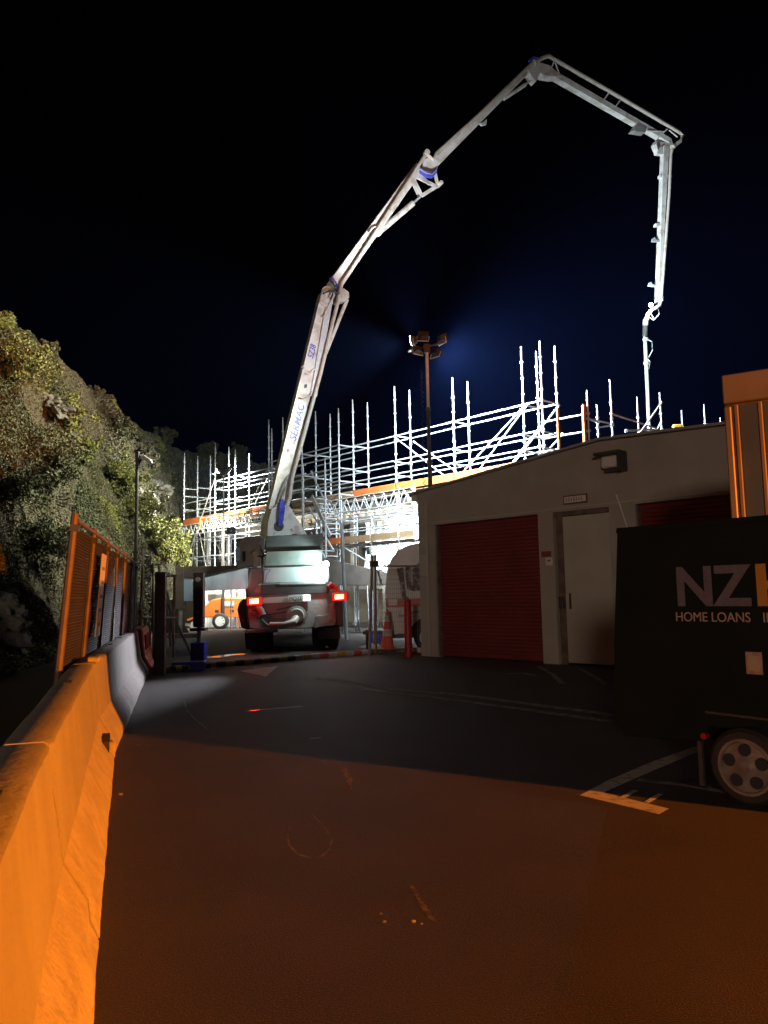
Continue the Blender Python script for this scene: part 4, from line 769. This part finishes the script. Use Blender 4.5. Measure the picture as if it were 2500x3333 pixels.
sp_ = gr(1152, 2005); th = thing('switch_box', 'white electrical box on a thin post behind the truck', 'electrical box', sp_); MB().tube([sp_, sp_+Z*2.0], .04, 8).build('post', 'galv', th); MB().box(sp_+Z*1.95, (.3, .15, .6)).build('box', 'plate', th, bevel=.03)

# ------------------------------------------------------------------ concrete pump truck
YAW = math.radians(8.5); TR0 = Vector((-2.28, 19.5, 0)); RM = Matrix.Rotation(YAW, 4, 'Z'); tx = RM.to_3x3() @ Vector((1, 0, 0)); ty = RM.to_3x3() @ Vector((0, 1, 0))
pt = thing('concrete_pump_truck', 'white concrete pump truck seen from behind with its long boom raised', 'truck', TR0, RM)
def tpx(px, py, dy=0):                       # pixel on the plane dy ahead of the rear end
    return onp(px, py, TR0+ty*dy, ty)
def TL(x, y, z): return TR0+tx*x+ty*y+Z*z
def poly_t(name, px, depth, m, dy=0, bevel=.01, parent=None):
    return MB().prism([tpx(x, y, dy) for x, y in px], ty*depth).build(name, m, parent or pt, bevel=bevel)
poly_t('chassis', [(800, 2050), (800, 1900), (1085, 1890), (1085, 2040)], 9.0, 'steel', 0.6)
poly_t('hopper', [(803, 1968), (840, 1900), (1080, 1893), (1092, 1960), (1060, 2035), (1000, 2045), (850, 2050), (812, 2045)], .9, 'grime2', 0.0, .02)
poly_t('hopper_rim', [(846, 1936), (850, 1903), (1085, 1896), (1090, 1930)], .5, 'steel', -.06)
poly_t('splash_lid', [(864, 1795), (866, 1745), (1053, 1737), (1052, 1788)], .07, 'lid', .25)
lid = poly_t('splash_lid_lower', [(862, 1842), (868, 1795), (1050, 1789), (1046, 1836)], .07, 'lidlight', .10)
poly_t('rear_panel', [(858, 1898), (862, 1846), (1054, 1840), (1070, 1893)], .10, 'panel', 0.02, .012)
gl = poly_t('hinge_bar', [(862, 1843), (1052, 1837), (1052, 1842), (862, 1848)], .05, 'steel', -.01, .004)
for k in range(20): x = 915+k*7.4; poly_t('grille_bar', [(x, 1894-k*.1), (x+3, 1894-k*.1), (x+3, 1904-k*.2), (x, 1904-k*.2)], .06, 'panel', -.09, 0)
pan = poly_t('bumper_strip', [(850, 1964), (851, 1946), (1012, 1936), (1013, 1958)], .05, 'silver', -.10, .004)
poly_t('number_plate', [(938, 1960), (938, 1938), (1000, 1934), (1001, 1956)], .012, 'plate', -.13, .002)
a = tpx(942, 1956, -.145); text('MQ332', 'plate_lettering', 'letter', pt, a, tx*1+Z*.03, Z, .15, .003, width=.36)
poly_t('plate_lamp', [(986, 1956), (986, 1937), (1009, 1935), (1010, 1955)], .01, 'plate_glow', -.135, 0)
MB().box((tpx(800, 2000)+tpx(1095, 2000))/2+ty*.3+Z*0, (2.3, .12, .5), (tx, ty, Z)).build('crossmember', 'grime2', pt, bevel=.02)
poly_t('lower_bumper', [(795, 2062), (797, 2050), (905, 2047), (905, 2058)], .1, 'grime', -.05)
# pump elbow, outlet and pipes low in the middle
MB().tube([tpx(838, 1975, -.1), tpx(850, 1990, -.15), tpx(856, 2005, -.2)], .09, 12).build('agitator_motor', 'grime', pt, smooth=True)
MB().lathe(tpx(965, 2005, -.12), -ty, [(0, .26), (.06, .26), (.07, .2), (.16, .17)], 20).build('outlet_flange', 'grime2', pt, smooth=True)
MB().tube([tpx(965, 2010, -.2), tpx(955, 2025, -.4), tpx(925, 2036, -.45), tpx(880, 2035, -.3)], .10, 12, .08).build('outlet_elbow', 'pipe', pt, smooth=True)
MB().tube([tpx(835, 2000, -.1), tpx(870, 2035, -.2), tpx(915, 2045, -.2)], .03, 8).build('drain_pipe', 'grime', pt, smooth=True)
for q in ([(900, 1985), (975, 1965), (1000, 1998), (990, 2030)], [(820, 1985), (880, 2000), (930, 1990)]): MB().tube([tpx(x, y, -.14) for x, y in q], .018, 8).build('hydraulic_hose', 'black', pt, smooth=True)
poly_t('tool_locker', [(1022, 2045), (1028, 2005), (1068, 2000), (1070, 1968), (1086, 1965), (1092, 2035), (1045, 2040)], .3, 'grime', -.08)
# tail lights
for (x0, y0, x1, y1), bx, by in (((812, 1950, 842, 1966), 700, 0), ((1090, 1936, 1119, 1951), 0, 0)):
    h = poly_t('tail_light', [(x0-9, y1+6), (x0-9, y0-6), (x1+12, y0-8), (x1+12, y1+4)], .08, 'red_lens', -.2)
    poly_t('lit_segment', [(x0, y1), (x0, y0), (x1, y0-2), (x1, y1-2)], .012, 'red_glow', -.215, .004, h)
    c = tpx((x0+x1)/2, (y0+y1)/2, -.4); lamp('tail_light_glow', 'POINT', c, 5, (1, .03, .01), size=.06)
poly_t('light_bracket', [(1068, 1937), (1075, 1915), (1135, 1925), (1136, 1948), (1120, 1956)], .3, 'grime2', -.1)
MB().tube([tpx(1068, 1910, -.1), tpx(1080, 1900, -.1), tpx(1100, 1918, -.1)], .06, 10).build('marker_arm', 'redpost', pt, smooth=True)
# mudguards and wheels
for sx, x0, x1 in ((-1, 772, 812), (1, 1088, 1118)):
    poly_t('mudguard', [(x0+14, 2045), (x0, 1985), (x0+6, 1965), (x0+16, 1950), (x1, 1948), (x1, 2050)] if sx < 0 else [(x0, 2040), (x0, 1950), (x1-2, 1950), (x1, 2040)], .8, 'steel', .25, .03)
for sx in (-1, 1):
    for y in (1.0, 2.35, 7.6):
        for off_ in ((0, -.33*sx) if y < 5 else (0,)):
            c = TL(sx*1.02+off_, y, .5); MB().lathe(c-tx*.14, tx, [(0, .28), (.0, .44), (.04, .5), (.24, .5), (.28, .44), (.28, .28)], 26, cap=False).build('tyre', 'black', pt, smooth=True); MB().lathe(c-tx*.05, tx, [(0, .27), (.1, .27), (.1, .1)], 18).build('rim', 'grime', pt, smooth=True)
poly_t('mud_flap', [(800, 2112), (796, 2060), (862, 2058), (864, 2110)], .02, 'black', .45, 0); poly_t('mud_flap', [(1036, 2082), (1036, 2045), (1106, 2040), (1108, 2078)], .02, 'black', .45, 0)
# left machinery column
poly_t('side_tank', [(770, 1895), (776, 1765), (795, 1748), (850, 1742), (860, 1760), (860, 1895)], 1.2, 'grime2', 1.2, .03)
poly_t('machinery_housing', [(810, 1960), (800, 1905), (815, 1850), (855, 1845), (858, 1900), (848, 1940)], .6, 'grime2', .1, .03)
MB().tube([tpx(828, 1800, .4), tpx(838, 1815, .35), tpx(838, 1900, .3)], .09, 12).build('vertical_pipe', 'pipe', pt, smooth=True)
MB().tube([tpx(815, 1802, .4), tpx(825, 1795, .4), tpx(842, 1812, .35)], .05, 10).build('pipe_elbow', 'grime', pt, smooth=True)
for q in ([(845, 1755), (850, 1790), (862, 1808)], [(838, 1810), (852, 1812), (866, 1806)], [(850, 1895), (845, 1870), (852, 1850)]): MB().tube([tpx(x, y, .2) for x, y in q], .02, 8).build('hydraulic_hose', 'black', pt, smooth=True)
poly_t('control_box', [(842, 1772), (842, 1755), (862, 1754), (862, 1773)], .2, 'lid', .1, .01); poly_t('dark_slot', [(789, 1828), (789, 1795), (799, 1794), (799, 1826)], .02, 'hole', 1.17, 0)
poly_t('mirror', [(767, 1830), (765, 1790), (769, 1780), (782, 1780), (782, 1828)], .04, mat('blue_mirror', (.10, .30, .55), .15, .2, c2=(.5, .65, .75), scale=3, stretch=(.2, .2, 3)), 1.1, .005); MB().tube([tpx(778, 1782, 1.1), tpx(795, 1765, 1.2)], .03, 8).build('mirror_arm', 'galv2', pt)
MB().tube([tpx(862, 1855, -.03), tpx(870, 1852, -.05), tpx(880, 1854, -.05), tpx(868, 1870, -.05), tpx(861, 1896, -.05)], .008, 6).build('blue_cable', 'hoseblue', pt)
poly_t('work_lamp', [(1050, 1842), (1052, 1828), (1068, 1826), (1072, 1838), (1066, 1846)], .1, 'white_glow', -.12, .01)
poly_t('lamp_cowl', [(1058, 1895), (1056, 1848), (1070, 1848), (1073, 1880), (1068, 1898)], .12, 'panel', -.05, .02)
lamp('work_light', 'SPOT', tpx(1062, 1834, -.32), 110, (.75, 1, 1), tpx(960, 1870, .0), .04, 150, .5); lamp('work_light', 'POINT', tpx(1078, 1826, -.3), 10, (.75, 1, 1), size=.04)
lamp('work_light', 'SPOT', tpx(1074, 1830, -.35), 3600, (.92, .9, 1), Vector((-4.2, 10.6, .25)), .05, 21, 1)
# deck, engine bay, cab
MB().box(TL(0, 4.6, 1.25), (2.3, 5.6, .35), (tx, ty, Z)).build('deck', 'grime', pt, bevel=.02); MB().box(TL(0, 8.9, 1.75), (2.4, 1.9, 2.3), (tx, ty, Z)).build('cab', 'pumpwhite', pt, bevel=.08); MB().box(TL(0, 7.93, 2.2), (1.7, .02, .6), (tx, ty, Z)).build('rear_window', 'hole', pt)
# outriggers
def outrigger(px_arm, Y, m, leg, name='outrigger_arm', th_=.35, pad=None, m2='armdark'):
    arm = MB().prism([atY(x, y, Y) for x, y in px_arm], Vector((0, th_, 0))).build(name, m, pt, bevel=.015)
    return arm
ar = MB(); c1 = [atY(x, y, 17.3) for x, y in ((650, 1925), (648, 1878))]; c2 = [TL(-1.0, .9, atY(820, 1835, 19).z), TL(-1.0, .9, atY(820, 1912, 19).z)]
a, b = (c1[0]+c1[1])/2, (c2[0]+c2[1])/2
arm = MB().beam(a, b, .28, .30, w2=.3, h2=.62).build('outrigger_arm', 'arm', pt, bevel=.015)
j = atY(648, 2000, 17.2); MB().beam(Vector((j.x, j.y, .75)), Vector((j.x, j.y, 1.95)), .22, .22, (0, 1, 0)).build('jack_sleeve', 'armdark', arm, bevel=.015); MB().tube([Vector((j.x, j.y, .42)), Vector((j.x, j.y, .8))], .055, 12).build('jack_leg', 'galv2', arm, smooth=True); MB().box(Vector((j.x, j.y, .70)), (.32, .32, .06)).build('jack_collar', 'armdark', arm); MB().lathe(Vector((j.x, j.y-.12, 1.8)), (0, -1, 0), [(0, .06), (.04, .05)], 12).build('pin', 'plate', arm)
c = Vector((j.x, j.y, 0)); o = MB().box(Vector((0, 0, .21)), (.30, .30, .42)).build('blue_block', 'blue', bevel=.012); o.location = c; tag(o, 'tall blue block under the near outrigger jack', 'block')
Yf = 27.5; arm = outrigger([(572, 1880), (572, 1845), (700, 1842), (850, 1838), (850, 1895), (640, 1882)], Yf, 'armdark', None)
jx = atY(584, 1950, Yf).x; zt = atY(584, 1845, Yf).z; MB().box((jx, Yf+.15, (zt+1.0)/2), (.30, .32, zt-1.0)).build('jack_sleeve', 'armdark', arm, bevel=.015); MB().tube([(jx, Yf+.15, .05), (jx, Yf+.15, 1.05)], .09, 12).build('jack_leg', 'galv2', arm, smooth=True); MB().box((jx+.28, Yf+.1, 1.75), (.3, .1, .95)).build('warning_plate', mat('pale_blue_plate', (.3, .42, .55), .5), arm, bevel=.01)
o = MB().box(Vector((0, 0, .07)), (1.2, .9, .14)).build('outrigger_pad', 'armdark', bevel=.01); o.location = (jx, Yf+.15, 0); tag(o, 'dark timber pad under the far left outrigger', 'pad')
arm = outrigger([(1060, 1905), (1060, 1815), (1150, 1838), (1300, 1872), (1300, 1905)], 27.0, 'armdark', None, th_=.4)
jx = atY(1300, 1950, 27).x; MB().box((jx, 27.2, 1.35), (.3, .3, 1.5)).build('jack_sleeve', 'armdark', arm); MB().tube([(jx, 27.2, .02), (jx, 27.2, .7)], .09, 12).build('jack_leg', 'galv2', arm)
a = atY(1118, 1780, 24.5); tag(MB().tube([(atY(1126, 1930, 24.5).x, 24.5, 0), atY(1118, 1850, 24.5), atY(1112, 1700, 24.5)], .055, 10).build('steel_tube', 'galv', smooth=True), 'slanted steel tube standing right of the truck', 'tube')
# pedestal and boom, all in one vertical plane
BB = atY(925, 1640, 26.0); BT = atY(2130, 1000, 33.0); hv = Vector((BT.x-BB.x, BT.y-BB.y, 0)).normalized(); bn = Vector((hv.y, -hv.x, 0))
def pl(x, y, off=0.0): return onp(x, y, BB+bn*off, bn)
def sect(name, px, wid, m='pumpwhite', parent=None, off=None, bevel=.015):
    o0 = wid/2 if off is None else off
    return MB().prism([pl(x, y, o0) for x, y in px], -bn*wid).build(name, m, parent or pt, bevel=bevel)
ped = sect('pedestal', [(868, 1760), (872, 1700), (885, 1655), (920, 1640), (945, 1650), (965, 1685), (1002, 1742), (1002, 1760)], .9)
sect('pedestal_plate', [(890, 1755), (893, 1730), (940, 1728), (950, 1755)], .04, 'panel', ped, .49); sect('lifting_eye', [(950, 1748), (952, 1738), (968, 1738), (970, 1748)], .04, 'steel', ped, .5)
MB().lathe(pl(908, 1712, .46), bn, [(0, .17), (.03, .16), (.03, .12)], 20).build('pivot_ring', 'steel', ped, smooth=True); MB().lathe(pl(952, 1722, .46), bn, [(0, .06), (.02, .05)], 14).build('pin', 'galv', ped)
def boxsec(name, a, b, wa, wb, wid, parent=None, m='pumpwhite', off=0):   # in-plane box from px a to px b, in-plane thickness in metres
    A, B = pl(*a, off), pl(*b, off); d = (B-A).normalized(); q = bn.cross(d).normalized()
    return MB().prism([A+q*wa/2+bn*wid/2, B+q*wb/2+bn*wid/2, B-q*wb/2+bn*wid/2, A-q*wa/2+bn*wid/2], -bn*wid).build(name, m, parent or pt, bevel=.012), A, B, d, q
def pipe(px, parent, r=.07, off=.34, m='pipe', name='delivery_pipe', cl=True):
    P_ = [pl(x, y, off) for x, y in px]; o = MB().tube(P_, r, 10)
    if cl:
        L = [P_[0], P_[-1]]
        for i in range(len(P_)-1):
            k = int((P_[i+1]-P_[i]).length/2.9)
            for j in range(1, k): L.append(P_[i].lerp(P_[i+1], j/k))
        for q in L:
            i = min(range(len(P_)-1), key=lambda i: (q-P_[i]).length+(q-P_[i+1]).length-(P_[i]-P_[i+1]).length); d = (P_[i+1]-P_[i]).normalized(); o.tube([q-d*.05, q+d*.05], r*1.35, 10)
    return o.build(name, m, parent, smooth=True)
# section one
s1, A1, B1, D1, Q1 = boxsec('boom_section', (893, 1665), (1061, 962), .52, .47, .42)
for dq in (-1, 1): MB().beam(A1+Q1*.24*dq*1.0+bn*.2, B1+Q1*.215*dq+bn*.2, .035, .05).build('edge_flange', 'pumpwhite', s1)
MB().lathe(B1+bn*.22, bn, [(0, .26), (.04, .26), (.05, .1)], 20).build('joint_boss', 'pumpwhite', s1, smooth=True)
sect('joint_plate', [(1040, 985), (1046, 958), (1062, 945), (1080, 950), (1085, 985), (1070, 1010)], .5, parent=s1); sect('link_plate', [(1095, 985), (1098, 945), (1120, 938), (1136, 950), (1138, 968), (1122, 980)], .3, parent=s1)
sect('cable_tray', [(1010, 1290), (1062, 985), (1082, 985), (1032, 1290)], .05, 'galv', s1, .27, .004)
MB().tube([pl(1060, 1150, 0), pl(1130, 975, 0)], .07, 12).build('hydraulic_cylinder', 'pumpwhite', s1, smooth=True)
pipe([(905, 1690), (925, 1668), (943, 1620), (950, 1560), (1043, 1216), (1083, 1048), (1106, 960)], s1)
for q in ([(975, 1293), (985, 1296), (1008, 1287), (1020, 1270)], [(995, 1215), (1006, 1216), (1020, 1203), (1030, 1200)]): MB().tube([pl(x, y, .28) for x, y in q], .03, 8).build('pipe_bracket', 'pumpwhite', s1, smooth=True)
MB().tube([pl(1045, 1030, .25), pl(1052, 1032, .3), pl(1085, 965, .3)], .025, 8).build('pipe_bracket', 'pumpwhite', s1)
for q in ((985, 1195), (938, 1465)): MB().lathe(pl(*q, .215), bn, [(0, .06), (.02, .045)], 14).build('bolt_cover', 'grime', s1)
for k, q in enumerate([[(1072, 905), (1090, 930), (1082, 960), (1076, 975)], [(1080, 900), (1096, 925), (1090, 955)], [(1052, 955), (1075, 945), (1105, 955)]]): MB().tube([pl(x, y, .45) for x, y in q], .035, 8).build('hydraulic_hose', 'hoseblue' if k == 1 else 'black', s1, smooth=True)
for q in ([(902, 1640), (915, 1600), (925, 1570), (940, 1545)], [(908, 1650), (920, 1610), (935, 1580), (935, 1560)]): MB().tube([pl(x, y, .32) for x, y in q], .03, 8).build('hydraulic_hose', 'galv2', s1, smooth=True)
for k in range(6): MB().tube([pl(914+k*1.5, 1625, .5), pl(910+k*3, 1655, .55), pl(908+k*2.5, 1690, .55), pl(906+k*1.5, 1712, .5)], .035, 8).build('blue_hose', 'hoseblue', s1, smooth=True)
dd = (pl(1003, 1240)-pl(945, 1480)).normalized()
text('SERMAC', 'lettering', 'navy', s1, pl(963, 1436, .225), dd, bn.cross(dd), .34, .004, shear=.25, bold=.012, width=1.36)
text('5Z38', 'lettering', 'navy', s1, pl(1019, 1168, .225), dd, bn.cross(dd), .30, .004, shear=.2, bold=.005, width=.52)
sect('sticker', [(990, 1263), (991, 1251), (1000, 1250), (999, 1262)], .004, 'letter', s1, .217, 0)
for k in range(3): MB().beam(pl(951+k*3, 1446, .222), pl(955+k*3.5, 1435-k, .222), .02, .012).build('badge', 'grime', s1)
# section two
s2, A2, B2, D2, Q2 = boxsec('boom_section', (1083, 935), (1360, 548), .46, .36, .38)
pipe([(1106, 955), (1112, 925), (1150, 868), (1250, 712), (1386, 502)], s2); MB().lathe(pl(1388, 498, .34), bn, [(-.1, .11), (.1, .11)], 14).build('pipe_elbow', 'pipe', s2)
MB().tube([pl(1243, 748, .0), pl(1344, 662, .0)], .11, 14).build('hydraulic_cylinder', 'pumpwhite', s2, smooth=True); MB().tube([pl(1340, 665, 0), pl(1368, 640, 0)], .045, 10).build('piston_rod', 'galv', s2, smooth=True)
sect('cylinder_mount', [(1225, 762), (1235, 742), (1250, 745), (1245, 760)], .3, parent=s2)
for a, b in (((1355, 575), (1420, 607)), ((1420, 607), (1372, 638)), ((1347, 585), (1372, 636)), ((1352, 560), (1400, 600))): MB().beam(pl(*a, .12), pl(*b, .12), .06, .13).build('link_arm', 'pumpwhite', s2); 
MB().beam(pl(1342, 590, -.15), pl(1366, 640, -.15), .06, .13).build('link_arm', 'pumpwhite', s2); MB().lathe(pl(1424, 607, -.15), bn, [(0, .08), (.35, .08)], 12).build('pin', 'pumpwhite', s2)
for k in range(5): MB().tube([pl(1366, 548+k*3, .3), pl(1385, 560+k*4, .35), pl(1405, 566+k*3, .35), pl(1420, 552+k*2, .3)], .035, 8).build('blue_hose', 'hoseblue' if k != 1 else 'galv', s2, smooth=True)
MB().tube([pl(1200, 757, .3), pl(1212, 742, .3), pl(1225, 738, .3)], .03, 8).build('pipe_bracket', 'pumpwhite', s2)
# section three
s3, A3, B3, D3, Q3 = boxsec('boom_section', (1392, 556), (1726, 220), .30, .24, .32)
sect('joint_plate', [(1372, 555), (1378, 520), (1400, 508), (1428, 520), (1425, 548), (1412, 560)], .42, parent=s3); MB().beam(pl(1415, 558, .1), pl(1424, 600, .1), .06, .12).build('link_arm', 'pumpwhite', s3)
pipe([(1388, 500), (1410, 520), (1420, 500), (1560, 372), (1738, 200)], s3, .065, .3); sect('hook', [(1560, 400), (1572, 398), (1586, 386), (1584, 405), (1570, 408)], .1, 'galv', s3)
MB().tube([pl(1640, 322, 0), pl(1710, 276, 0)], .075, 12).build('hydraulic_cylinder', 'pumpwhite', s3, smooth=True); MB().tube([pl(1706, 278, 0), pl(1738, 256, 0)], .035, 8).build('piston_rod', 'galv', s3); sect('joint_plate', [(1715, 225), (1730, 200), (1748, 215), (1758, 240), (1745, 265), (1732, 250)], .36, parent=s3)
MB().tube([pl(1722, 200, .3), pl(1735, 186, .3), pl(1752, 190, .3)], .045, 8).build('blue_hose', 'hoseblue', s3, smooth=True)
# section four
s4, A4, B4, D4, Q4 = boxsec('boom_section', (1765, 226), (2175, 462), .30, .27, .28)
sect('joint_plate', [(1735, 222), (1750, 200), (1790, 212), (1830, 248), (1800, 250), (1770, 245)], .36, parent=s4)
pipe([(1740, 206), (1762, 190), (1785, 182), (1802, 192), (2000, 306), (2212, 430), (2222, 442), (2214, 460), (2190, 478)], s4, .085, .2)
for a, b in (((1804, 200), (1790, 232)), ((1808, 205), (1822, 245)), ((1982, 302), (1958, 336)), ((2020, 325), (1996, 358)), ((2172, 420), (2140, 450)), ((2178, 424), (2205, 446)), ((2105, 425), (2160, 428))): MB().tube([pl(*a, .2), pl(*b, .12)], .028, 8).build('pipe_standoff', 'pumpwhite', s4, smooth=True)
sect('slot', [(1762, 238), (1770, 232), (1788, 243), (1782, 248)], .02, 'hole', s4, .155, 0); sect('joint_collar', [(2058, 425), (2078, 395), (2108, 412), (2100, 432)], .29, 'grime', s4)
# section five
s5, A5, B5, D5, Q5 = boxsec('boom_section', (2164, 478), (2140, 985), .33, .15, .24)
sect('joint_plate', [(2140, 500), (2128, 470), (2135, 458), (2160, 462), (2185, 448), (2192, 470), (2186, 505)], .2, 'pumpwhite', s5); MB().tube([pl(2134, 470, .2), pl(2140, 492, .2), pl(2152, 478, .2)], .035, 8).build('link_arm', 'pumpwhite', s5)
pipe([(2190, 478), (2184, 505), (2178, 640), (2160, 880), (2152, 975)], s5, .065, .2)
for y, x in ((730, 2160), (572, 2174)): sect('pipe_clamp', [(x-24, y+5), (x-24, y-5), (x+14, y-3), (x+14, y+7)], .2, parent=s5)
for y, x in ((780, 2122), (925, 2110)): sect('side_lug', [(x, y+6), (x+2, y-4), (x+10, y-8), (x+14, y), (x+24, y+2), (x+24, y+8)], .06, 'galv', s5, .1, 0)
ho = pipe([(2152, 972), (2146, 995), (2132, 1004), (2120, 1010), (2108, 1025), (2104, 1040)], s5, .085, .15, name='end_elbow')
hs = MB().tube([pl(x, y, .12) for x, y in ((2103, 1040), (2100, 1060), (2100, 1100), (2103, 1180), (2108, 1280), (2113, 1420))], .085, 12, .075).build('delivery_hose', 'galv', pt, smooth=True)
MB().tube([pl(2100, 1062, .12), pl(2099, 1094, .12)], .105, 12).build('rubber_sleeve', 'steel', hs); MB().tube([pl(2102, 1040, .12), pl(2100, 1060, .12)], .12, 12).build('coupling', 'grime', hs)
for q in ([(2106, 1104), (2122, 1112), (2124, 1140), (2112, 1162)], [(2108, 1168), (2116, 1178), (2112, 1200)], [(2118, 1020), (2130, 1040), (2146, 1022), (2140, 1000)], [(2110, 1030), (2126, 1042), (2142, 1028)]): MB().tube([pl(x, y, .2) for x, y in q], .02, 6).build('safety_cable', 'plate', hs, smooth=True)
for y in (1105, 1182): MB().tube([pl(2101+(y-1100)*.03, y-4, .12), pl(2101+(y-1100)*.03, y+4, .12)], .12, 10).build('clamp', 'galv', hs)
tl_ = MB().lathe(pl(2121, 992, .25), (-.6, -.7, -.3), [(0, .05), (.08, .09), (.1, .09)], 14).build('boom_lamp', 'white_glow', s5, smooth=True)
lamp('boom_light', 'POINT', pl(2116, 996, .45), 260, (.8, .95, 1), size=.06)

# ------------------------------------------------------------------ floodlights lighting the site, and the sodium and added fill lamps behind the camera
def floodlight(c, aim, power, label, color=COOL, support=None, ang=140):
    c = Vector(c); aim = Vector(aim); d = (aim-c).normalized(); X = d.cross(Z).normalized(); Y = X.cross(d); th = thing('site_floodlight', label, 'floodlight', (c.x, c.y, 0))
    MB().box(c-d*.06, (.4, .3, .1), (X, Y, d)).build('housing', 'steel', th, bevel=.01); MB().box(c, (.34, .24, .01), (X, Y, d)).build('lens', 'white_glow', th)
    MB().tube([Vector((c.x, c.y, 0)), c-d*.1], .03, 8).build('pole', 'galv', th)
    lamp('site_light', 'SPOT', c+d*.06, power, color, aim, .12, ang, .5)
floodlight((-6.6, 33.0, 4.2), (-7.5, 40, 0.6), 2200, 'small floodlight on a thin pole left of the pump truck', (1, .96, .82))
floodlight(SC(-1.5, 1.2, 3.0), SC(.2, 3.1, 3.6), 1300, 'floodlight added to brighten the white sheeting')  # added lamp, brightens the right part of the sheeting
floodlight(SC(2.0, .9, 3.1), SC(2.3, 3, 3.6), 2400, 'floodlight added below the lower platform to brighten the sheeting')  # added lamp, brightens the left part of the sheeting
floodlight((2.2, 29, 3.0), (0.5, 36, .5), 2600, 'floodlight lighting the yard behind the caravan')
def slamp(p, H, label, m):
    th = thing('street_lamp', label, 'street lamp', (p.x, p.y, 0)); q = p+Vector((.2, -1.4, 0)) if p.y < -20 else p+Vector((.9, -.9, 0)); MB().tube([(q.x, q.y, 0), (q.x, q.y, H+.1), (p.x, p.y, H+.42)], .06, 10).build('pole', 'steel', th); MB().box((p.x, p.y, H+.40), (.5, .3, .1)).build('lamp_head', 'steel', th)
slamp(SOD, SOD.z, 'low sodium lamp standing to the right behind the viewer', 'steel'); slamp(Vector((-8, -40, 0)), 7.0, 'lamp added far behind the viewer as warm ambient fill', 'steel')

# ------------------------------------------------------------------ haze
hz = MB().box((5, 50, 14), (190, 210, 31)); me_ = bpy.data.materials.new('haze'); me_.use_nodes = True; n_ = me_.node_tree; n_.nodes.clear()
vo = n_.nodes.new('ShaderNodeVolumePrincipled'); ou = n_.nodes.new('ShaderNodeOutputMaterial'); vo.inputs['Color'].default_value = (0.13, 0.25, 1.0, 1); vo.inputs['Density'].default_value = HAZE; vo.inputs['Anisotropy'].default_value = 0.25
n_.links.new(vo.outputs[0], ou.inputs['Volume'])
if HAZE > 0: tag(hz.build('haze', me_), kind='stuff')
